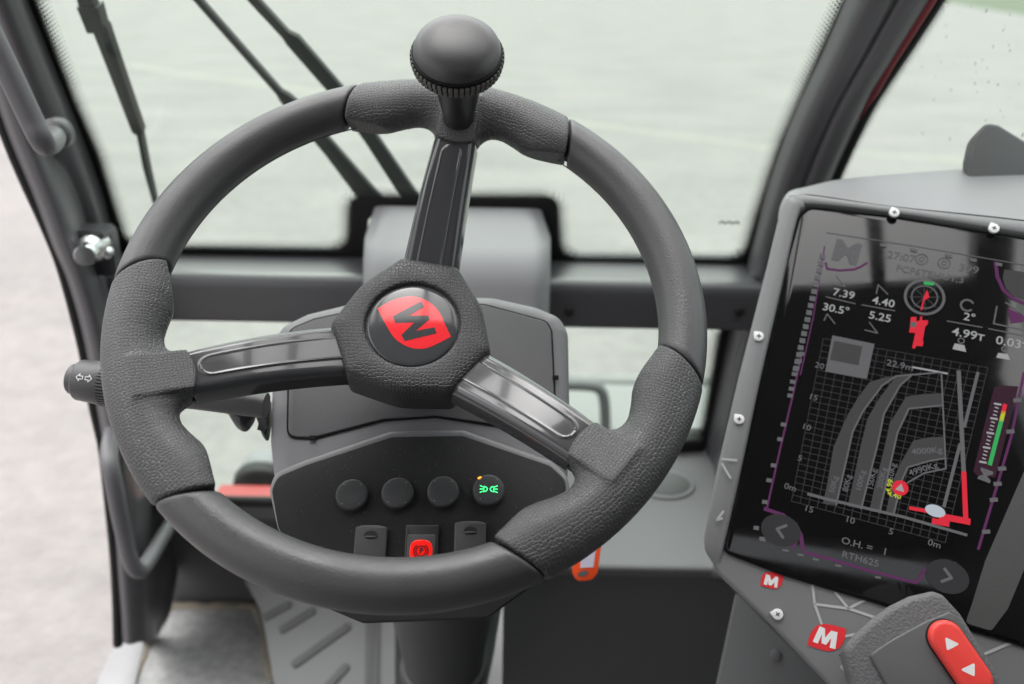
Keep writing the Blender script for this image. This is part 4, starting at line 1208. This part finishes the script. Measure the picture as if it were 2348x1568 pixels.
for a in range(0, 180, 45):
    q = G.at((2119, 681)); stroke_bm(A.bm('scr_grid'), [(q[0] + .012 * math.cos(RAD(a + 15)), q[1] + .012 * math.sin(RAD(a + 15))), (q[0] - .012 * math.cos(RAD(a + 15)), q[1] - .012 * math.sin(RAD(a + 15)))], .0008, 0)
A.line('scr_green', c5p("1565,848 1628,856"), .0028, .0002)
A.fill('scr_red', c5p("1582,900 1600,960 1560,985 1545,1060 1530,1060 1555,960"), .0003)
A.fill('scr_red', c5p("1455,1115 1500,1115 1498,1150 1525,1140 1530,1108 1545,1110 1542,1140 1590,1140 1588,1170 1568,1190 1548,1300 1555,1310 1548,1345 1500,1340 1485,1362 1465,1358 1490,1240 1440,1235 1448,1200"), .0002)
A.fill('scr_dim', c5p("1455,1150 1500,1155 1495,1195 1450,1192"), .0003)
A.g = 'readout'
A.ring('scr_dim', (2217, 700), .0048, .0016, 40, 320)
A.fill('scr_white', c5p("1800,1320 1875,1335 1890,1388 1782,1365")); A.fill('scr_white', c5p("2140,1395 2215,1405 2235,1453 2125,1432"))
A.ring('scr_dim', (2203, 781), .0022, .0010); A.ring('scr_dim', (2303, 800), .0022, .0010)
A.line('scr_dim', c5p("2130,1030 2105,1165 2344,1215"), .0012); A.line('scr_dim', c5p("2200,1000 2344,1100"), .0012)
A.fill('scr_purple', c5p("2215,1040 2344,1105 2344,1150 2240,1165"), -.0001)
A.g = 'border_line'
A.line('scr_purple', c5p("2120,690 2135,800 2180,900 2250,965 2344,1005"), .0028)
A.fill('scr_zone', c5p("2190,740 2344,760 2344,975 2260,950 2200,890 2175,810"))
A.line('scr_purple', c5p("790,690 800,735 900,748 1010,740 1060,720 1110,690"), .0018)
A.text('scr_dim', 'M', (1940, 580), .026, 0, 0, .05)
# grid and axes
A.g = 'load_chart'
def ax_pt(u, v):   # u, v run 0..1 over the chart
    a, b, c, d = (1654 + 2060 / 3.42 + 8, 802.3 + 140 / 3.42), (1662 + 770 / 3.42, 802.3 - 90 / 3.42), (1662 + 520 / 3.42, 802.3 + 1185 / 3.42), (1662 + 1725 / 3.42, 802.3 + 1510 / 3.42)
    top = Vector(b).lerp(Vector(a), u); bot = Vector(c).lerp(Vector(d), u); return tuple(bot.lerp(top, v))
for i in range(19): A.line('scr_grid', [ax_pt(i / 18, 0), ax_pt(i / 18, 1)], .00048, -.0001)
for j in range(27): A.line('scr_grid', [ax_pt(0, j / 26), ax_pt(1, j / 26)], .00048, -.0001)
zones = ["765,1205 800,1050 850,760 880,690 960,510 1040,375 1130,255 1250,215 1340,205 1230,280 1080,480 1000,640 870,1215",
         "960,1225 1000,1050 1060,760 1115,540 1200,390 1340,205 1470,190 1370,280 1245,500 1195,740 1065,1245",
         "1130,1262 1170,1080 1250,760 1290,575 1420,365 1560,345 1700,340 1700,435 1440,460 1350,650 1290,900 1210,1275",
         "1255,1290 1320,1010 1380,880 1475,710 1600,685 1710,680 1720,850 1600,870 1430,920 1390,1010 1320,1290"]
for z in zones: A.fill('scr_zone', c6p(z), .0001)
for s in ("870,1215 1000,640 1080,480 1230,280 1340,205 1700,175", "1065,1245 1195,740 1245,500 1370,280 1470,190", "1210,1275 1350,650 1440,460 1700,435", "1320,1290 1390,1010 1430,920 1600,870 1720,850"): A.line('scr_dim', c6p(s), .0013, .0003)
A.line('scr_dim', c6p("1695,190 1730,930 1560,965 1430,1040"), .0012, .0002)
A.line('scr_dim', c6p("1830,170 1870,960"), .0032, .0003); A.line('scr_dim', c6p("1980,180 1875,600"), .0024, .0003); A.line('scr_dim', c6p("1840,740 1715,1225"), .0024, .0003)
A.line('scr_white', c6p("1470,135 1740,185"), .0014, .0003); A.line('scr_dim', c6p("650,1130 780,1165 1400,1310 1890,1450"), .0022, .0004)
A.text('scr_dim', '22.9m', (1662 + 1370 / 3.42, 802.3 + 122 / 3.42), .0076, .0003)
for t, p in (('20', "740,125"), ('15', "690,372"), ('10', "636,606"), ('5', "586,850"), ('0m', "510,1078"), ('15', "655,1248"), ('10', "978,1334"), ('5', "1300,1425"), ('0m', "1640,1522")):
    A.text('scr_dim', t, c6p(p)[0], .0068, .0003, 0, .008)
for t, p in (('50Kg', "850,1055"), ('80Kg', "955,1045"), ('100Kg', "1062,1025"), ('150Kg', "1150,1015"), ('200Kg', "1230,1005"), ('250Kg', "1303,970")):
    A.text('scr_dim', t, c6p(p)[0], .0060, .0004, RAD(92), .008)
A.text('scr_dim', '4000Kg', c6p("1580,792")[0], .0066, .0004, RAD(22)); A.text('scr_dim', '4990Kg', c6p("1552,935")[0], .0066, .0004, RAD(36))
A.text('scr_yellow', '4.99', c6p("1288,1066")[0], .0056, .0005, RAD(90), .02); A.text('scr_yellow', '4.40', c6p("1325,1140")[0], .0052, .0005, 0, .02)
q = c6p("1372,1082")[0]; qa = G.at(q); flat_bm(A.bm('scr_red'), [(qa[0] + .0060 * math.cos(RAD(a)), qa[1] + .0060 * math.sin(RAD(a))) for a in range(0, 360, 18)], .0006)
flat_bm(A.bm('scr_white'), [(qa[0] - .0034, qa[1] - .0024), (qa[0] + .0034, qa[1] - .0024), (qa[0], qa[1] + .0036)], .0008)
for s, w in (("1870,965 1885,1330", .0036), ("1690,1305 1905,1345", .0050), ("1450,1240 1590,1265", .0028), ("1635,1342 1740,1362", .0044)): A.line('scr_red', c6p(s), w, .0005)
q = G.at(c6p("1645,1262")[0]); flat_bm(A.bm('scr_blue'), [(q[0] + .0074 * math.cos(RAD(a)) , q[1] + .0046 * math.sin(RAD(a)) ) for a in range(0, 360, 15)], .0006)
# thumbnail picture and load bar
A.g = 'thumbnail'
A.fill('scr_dim', c5p("840,1258 1170,1325 1110,1600 785,1540"), .0002); A.fill('scr_zone', c5p("855,1300 1075,1345 1045,1495 820,1450"), .0003)
A.g = 'load_bar'
A.fill('scr_dark', c6p("2110,290 2180,278 2300,285 2230,560 2120,1000 1975,985 1945,950 2040,560"), -.0001)
A.line('scr_green', c6p("2165,550 2075,895"), .0030, .0004); A.line('scr_yellow', c6p("2180,490 2165,550"), .0030, .0004); A.line('scr_red', c6p("2192,432 2180,490"), .0030, .0004)
for k in range(17):
    t = k / 16; x, y = 2135 - 115 * t - 0, 425 + 455 * t; l = 24 if k % 4 == 0 else 12
    A.line('scr_white', c6p("%f,%f %f,%f" % (x - l, y - 4, x + l, y + 4)), .0016 if k % 4 == 0 else .0010, .0004)
A.text('scr_dim', 'M', c6p("2045,985")[0], .0120, .0004, RAD(85), .04)
# dashed purple border with light dots, arrow buttons, footer
A.g = 'border_line'
A.line('scr_purple', c5p("780,560 740,800 690,1120 590,1568"), .0011); A.line('scr_purple', c6p("595,60 520,400 430,780 330,1230"), .0016)
for k in range(17):
    t = k / 16; A.fill('scr_dim', [(c[0] + 0, c[1]) for c in c5p("%f,%f %f,%f %f,%f %f,%f" % tuple(v for dx, dy in ((-22, -22), (22, -16), (18, 22), (-26, 16)) for v in (765 - 210 * t + dx, 640 + 880 * t + dy)))], .0003)
for x, y in ((600, 30), (580, 85), (562, 140), (545, 190), (530, 250), (520, 305), (510, 358), (458, 585), (430, 700), (380, 905), (345, 1022), (312, 1192), (290, 1480), (245, 1395)):
    A.fill('scr_dim', c6p("%d,%d %d,%d %d,%d %d,%d" % (x - 20, y - 18, x + 22, y - 12, x + 18, y + 18, x - 24, y + 12)), .0003)
A.line('scr_purple', c6p("2344,180 2240,690 2100,1170 1985,1560"), .0020)
for x, y in ((2290, 395), (2235, 640), (2170, 930), (2135, 1050), (2105, 1175), (2045, 1425)): A.fill('scr_dim', c6p("%d,%d %d,%d %d,%d %d,%d" % (x - 34, y - 14, x + 30, y - 18, x + 34, y + 14, x - 30, y + 18)), .0003)
A.line('scr_purple', lastp("470,180 600,225 690,290 730,370 745,470"), .0030); A.line('scr_purple', lastp("715,380 670,460"), .0028)
A.line('scr_purple', lastp("760,495 930,540 1200,620 1560,715 1590,690 1620,630 1680,580 1760,560 1850,575"), .0022)
for c, ch in ((lastp("585,335")[0], -1), (lastp("1790,670")[0], 1)):
    A.g = 'back_button' if ch < 0 else 'next_button'
    q = G.at(c); flat_bm(A.bm('scr_btn'), [(q[0] + .0155 * math.cos(RAD(a)), q[1] + .0125 * math.sin(RAD(a))) for a in range(0, 360, 15)], .0002)
    stroke_bm(A.bm('scr_dim'), [(q[0] - ch * .003, q[1] + .005), (q[0] + ch * .003, q[1]), (q[0] - ch * .003, q[1] - .005)], .0022, .0004)
A.g = 'readout'
A.text('scr_dim', 'O.H. =   1', lastp("1190,452")[0], .0074, .0003); A.text('scr_dim', 'RTH625', lastp("1160,545")[0], .0072, .0003)
A.g = 'border_line'
for x, y in ((455, 405), (620, 480), (728, 512), (838, 545), (1000, 590), (1288, 675)): A.fill('scr_dim', lastp("%d,%d %d,%d %d,%d %d,%d" % (x - 22, y - 10, x + 22, y - 2, x + 22, y + 12, x - 22, y + 6)), .0003)
for x in (1240, 1480, 1755, 1945, 2145): A.fill('scr_dim', c5p("%d,%d %d,%d %d,%d %d,%d" % (x - 28, 535 + (x - 1240) * .165, x + 28, 545 + (x - 1240) * .165, x + 24, 570 + (x - 1240) * .165, x - 24, 560 + (x - 1240) * .165)), .0003)
A.line('scr_dim', c5p("795,452 1500,560 2344,705"), .0008)
A.done()

# dark rounded plate standing behind the hood
bp_ = Plane(EYE + ray((2280, 380)) * .83, camdir((-.2, .1, .97)), DR)
mo_ = fillet(bp_.pts([(2219, 460), (2221, 360), (2232, 310), (2262, 279), (2290, 284), (2420, 365), (2420, 520)]), [0, .02, .02, .015, .01, 0, 0], 5)
mr = empty('device_plate', bp_.M @ Matrix.Translation((mo_[0][0], mo_[0][1], 0)), 'dark grey plate with a rounded top corner, behind the console hood', 'plate')
plate('plate_body', mo_, -.02, 0, .004, MT['footwell'], mr, bp_.M, 4)

# ------------------------------------------------------------------ joystick
JP = Plane(EYE + ray((2150, 1480)) * .60, camdir((-.05, .34, .94)), DR); JM = JP.M
jo = fillet(JP.pts(lastp("1045,1195 1130,1090 1240,990 1380,885 1530,812 1700,773 1772,800 1900,940 2070,1215 2300,1600 1300,1800 1120,1480")), [.010, 0, 0, 0, 0, .006, .006, 0, 0, .01, .01, 0], 4)
joy = empty('joystick', JM @ Matrix.Translation((jo[0][0], jo[0][1], -.05)), 'grey joystick head with a red two-arrow rocker, in front of the screen', 'joystick')
plate('grip_body', jo, -.055, 0, .005, MT['joy'], joy, JM, 5, taper=.012)
jf = fillet(JP.pts(lastp("1222,1238 1350,1148 1500,1062 1650,985 1800,926 1850,960 2020,1240 2190,1540 1480,1700 1330,1430")), .003, 4)
plate('face_plate', jf, -.001, .0022, .0012, MT['joy_face'], joy, JM, 3)
c0, c1 = Vector(JP.lift(.004).at(lastp("1782,1115")[0])), Vector(JP.lift(.004).at(lastp("1988,1415")[0]))
ang = math.atan2(c1.y - c0.y, c1.x - c0.x); rr = .0118
cap = [(c1.x + rr * math.cos(ang + RAD(a)), c1.y + rr * math.sin(ang + RAD(a))) for a in range(-90, 91, 12)] + [(c0.x + rr * math.cos(ang + RAD(a)), c0.y + rr * math.sin(ang + RAD(a))) for a in range(90, 271, 12)]
plate('switch_seat', inset(cap, -.0012), 0, .0028, .0005, MT['rubber'], joy, JM, 2)
rs = plate('rocker_switch', cap, .001, .0078, .0035, MT['red_btn'], joy, JM, 5)
bm = bmesh.new(); AP = JP.lift(.0079)
flat_bm(bm, fillet(AP.pts(lastp("1775,1108 1882,1160 1788,1208")), .001), 0); flat_bm(bm, fillet(AP.pts(lastp("1990,1295 1990,1396 1884,1345")), .001), 0)
up_bm('arrow_symbol', bm, MT['white'], rs, AP.M)

# ------------------------------------------------------------------ key tag
TP = Plane(EYE + ray((1345, 1290)) * .84, camdir((0, .3, .95)), RIGHT)
to = fillet(TP.pts([(1311, 1312), (1322, 1215), (1384, 1205), (1370, 1312), (1358, 1330), (1322, 1332)]), [.008, .004, .004, .008, .010, .010], 5)
kt = empty('key_tag', TP.M @ Matrix.Translation((to[0][0], to[0][1], 0)), 'orange plastic key tag with a pale paper insert, hanging behind the wheel', 'key tag')
tb = plate('tag_frame', to, -.002, 0, .0008, MT['orange'], kt, TP.M, 2)
bm = bmesh.new(); flat_bm(bm, TP.pts([(1329, 1302), (1338, 1220), (1372, 1216), (1360, 1300)]), .0006); up_bm('paper_insert', bm, MT['paper'], kt, TP.M)
q = TP.at((1336, 1315)); bm = bmesh.new(); flat_bm(bm, [(q[0] + .0052 * math.cos(RAD(a)), q[1] + .0026 * math.sin(RAD(a) ) + .001 * math.cos(RAD(a))) for a in range(0, 360, 20)], .0006)
up_bm('ring_hole', bm, MT['footwell'], kt, TP.M)

# ------------------------------------------------------------------ wiper outside the windscreen
WO = WSP.lift(-.03)
wi = empty('windscreen_wiper', WO.M @ Matrix.Translation((*WO.at((900, 470)), 0)), 'black twin-arm windscreen wiper lying to the left outside the glass', 'wiper')
def bar(name, pts, hws, parent, th=.004, mat='wiper'):
    Q = [Vector(WO.at(p)) for p in pts]; L_, R_ = [], []
    for i, p in enumerate(Q):
        d = (Q[min(i + 1, len(Q) - 1)] - Q[max(i - 1, 0)]).normalized(); n_ = Vector((-d.y, d.x)) * hws[i] * PXG
        L_.append(tuple(p + n_)); R_.append(tuple(p - n_))
    return plate(name, L_ + R_[::-1], -th, th, .0015, MT[mat], parent, WO.M, 2)
PXG = (EYE - WO.o).length / F
bar('wiper_arm', [(60, -440), (300, -172), (455, 0), (640, 210), (652, 222), (668, 238), (760, 345), (862, 470)], [6, 6, 6.5, 7, 12, 14, 16, 24], wi)
bar('wiper_arm', [(195, -440), (430, -172), (583, 0), (655, 78), (672, 92), (770, 205), (850, 315), (960, 480)], [9, 9, 9, 9, 15, 15, 15, 19], wi)
bar('arm_link', [(40, -446), (120, -446), (215, -446)], [12, 12, 12], wi)
bl_ = bar('wiper_blade', [(-30, -700), (60, -420), (196, -10), (214, 40), (232, 60), (268, 160), (318, 298), (322, 305), (336, 380), (356, 460)], [14, 14, 14, 16, 15, 13, 11, 5, 5, 3], wi, .007)
bar('blade_clip', [(206, 10), (226, 70)], [20, 17], bl_, .009)

# ------------------------------------------------------------------ machine outside the lower window
a, b = onY(500, 1138, 1.30), onY(760, 1142, 1.30)
zz = (a.z + b.z) / 2
rr_ = profile_solid('front_rail', fillet([(1.285, zz + .011), (1.325, zz + .011), (1.325, zz - .02), (1.285, zz - .02)], .008, 4), a.x, b.x + .1, MT['red_paint'], None)
tag(rr_, 'red painted front rail outside the lower window, left of the pod', 'rail')
wl_o = onY(612, 1090, 1.40)
wl = empty('work_light', Matrix.Translation(wl_o), 'grey work light with a dark rim, just above the red rail', 'work light')
ml = Matrix.Translation(wl_o) @ Matrix.Rotation(RAD(-70), 4, 'X')
lathe('lamp_housing', [(.04, -.032), (.05, -.016), (.051, .0), (.046, .024), (.032, .04), (.0005, .045)], MT['pod'], wl, ml, 32)
lathe('lamp_rim', [(.051, -.036), (.055, -.032), (.056, -.016), (.053, -.010)], MT['rubber'], wl, ml, 32)
ec_o = onY(1480, 960, 1.75)
ec = empty('engine_cover', Matrix.Translation(ec_o), 'pale grey engine cover outside, right of the pod below the beam', 'engine cover')
zt2 = onY(1480, 893, 1.85).z
bm = bmesh.new(); x0_, x1_ = onY(1250, 950, 1.75).x, onY(1720, 950, 1.75).x
pc = fillet([(1.90, zt2 - .01), (1.85, zt2), (1.55, zt2 - .10), (1.52, zt2 - .3), (1.90, zt2 - .3)], [.01, .02, .03, 0, 0], 5)
MT['cover_out'] = plastic('pale_grey_paint', (.19, .193, .19), .5, .4)
profile_solid('cover_panel', pc, x0_, x1_, MT['cover_out'], ec)
pth = smooth_path([onY(px, py, 1.72) for px, py in ((1290, 882), (1340, 884), (1366, 888), (1380, 900), (1386, 930), (1388, 990))], 5)
tube('guard_tube', pth, .012, MT['footwell'], ec, None, 12)
a, b = onY(1270, 878, 2.3), onY(1700, 878, 2.3)
bm = bmesh.new(); tube_bm(bm, [a, b], .022, 12); gr = from_bm('grey_rail', bm, MT['cover_out'], None); tag(gr, 'thin grey rail beyond the pale engine cover', 'rail')
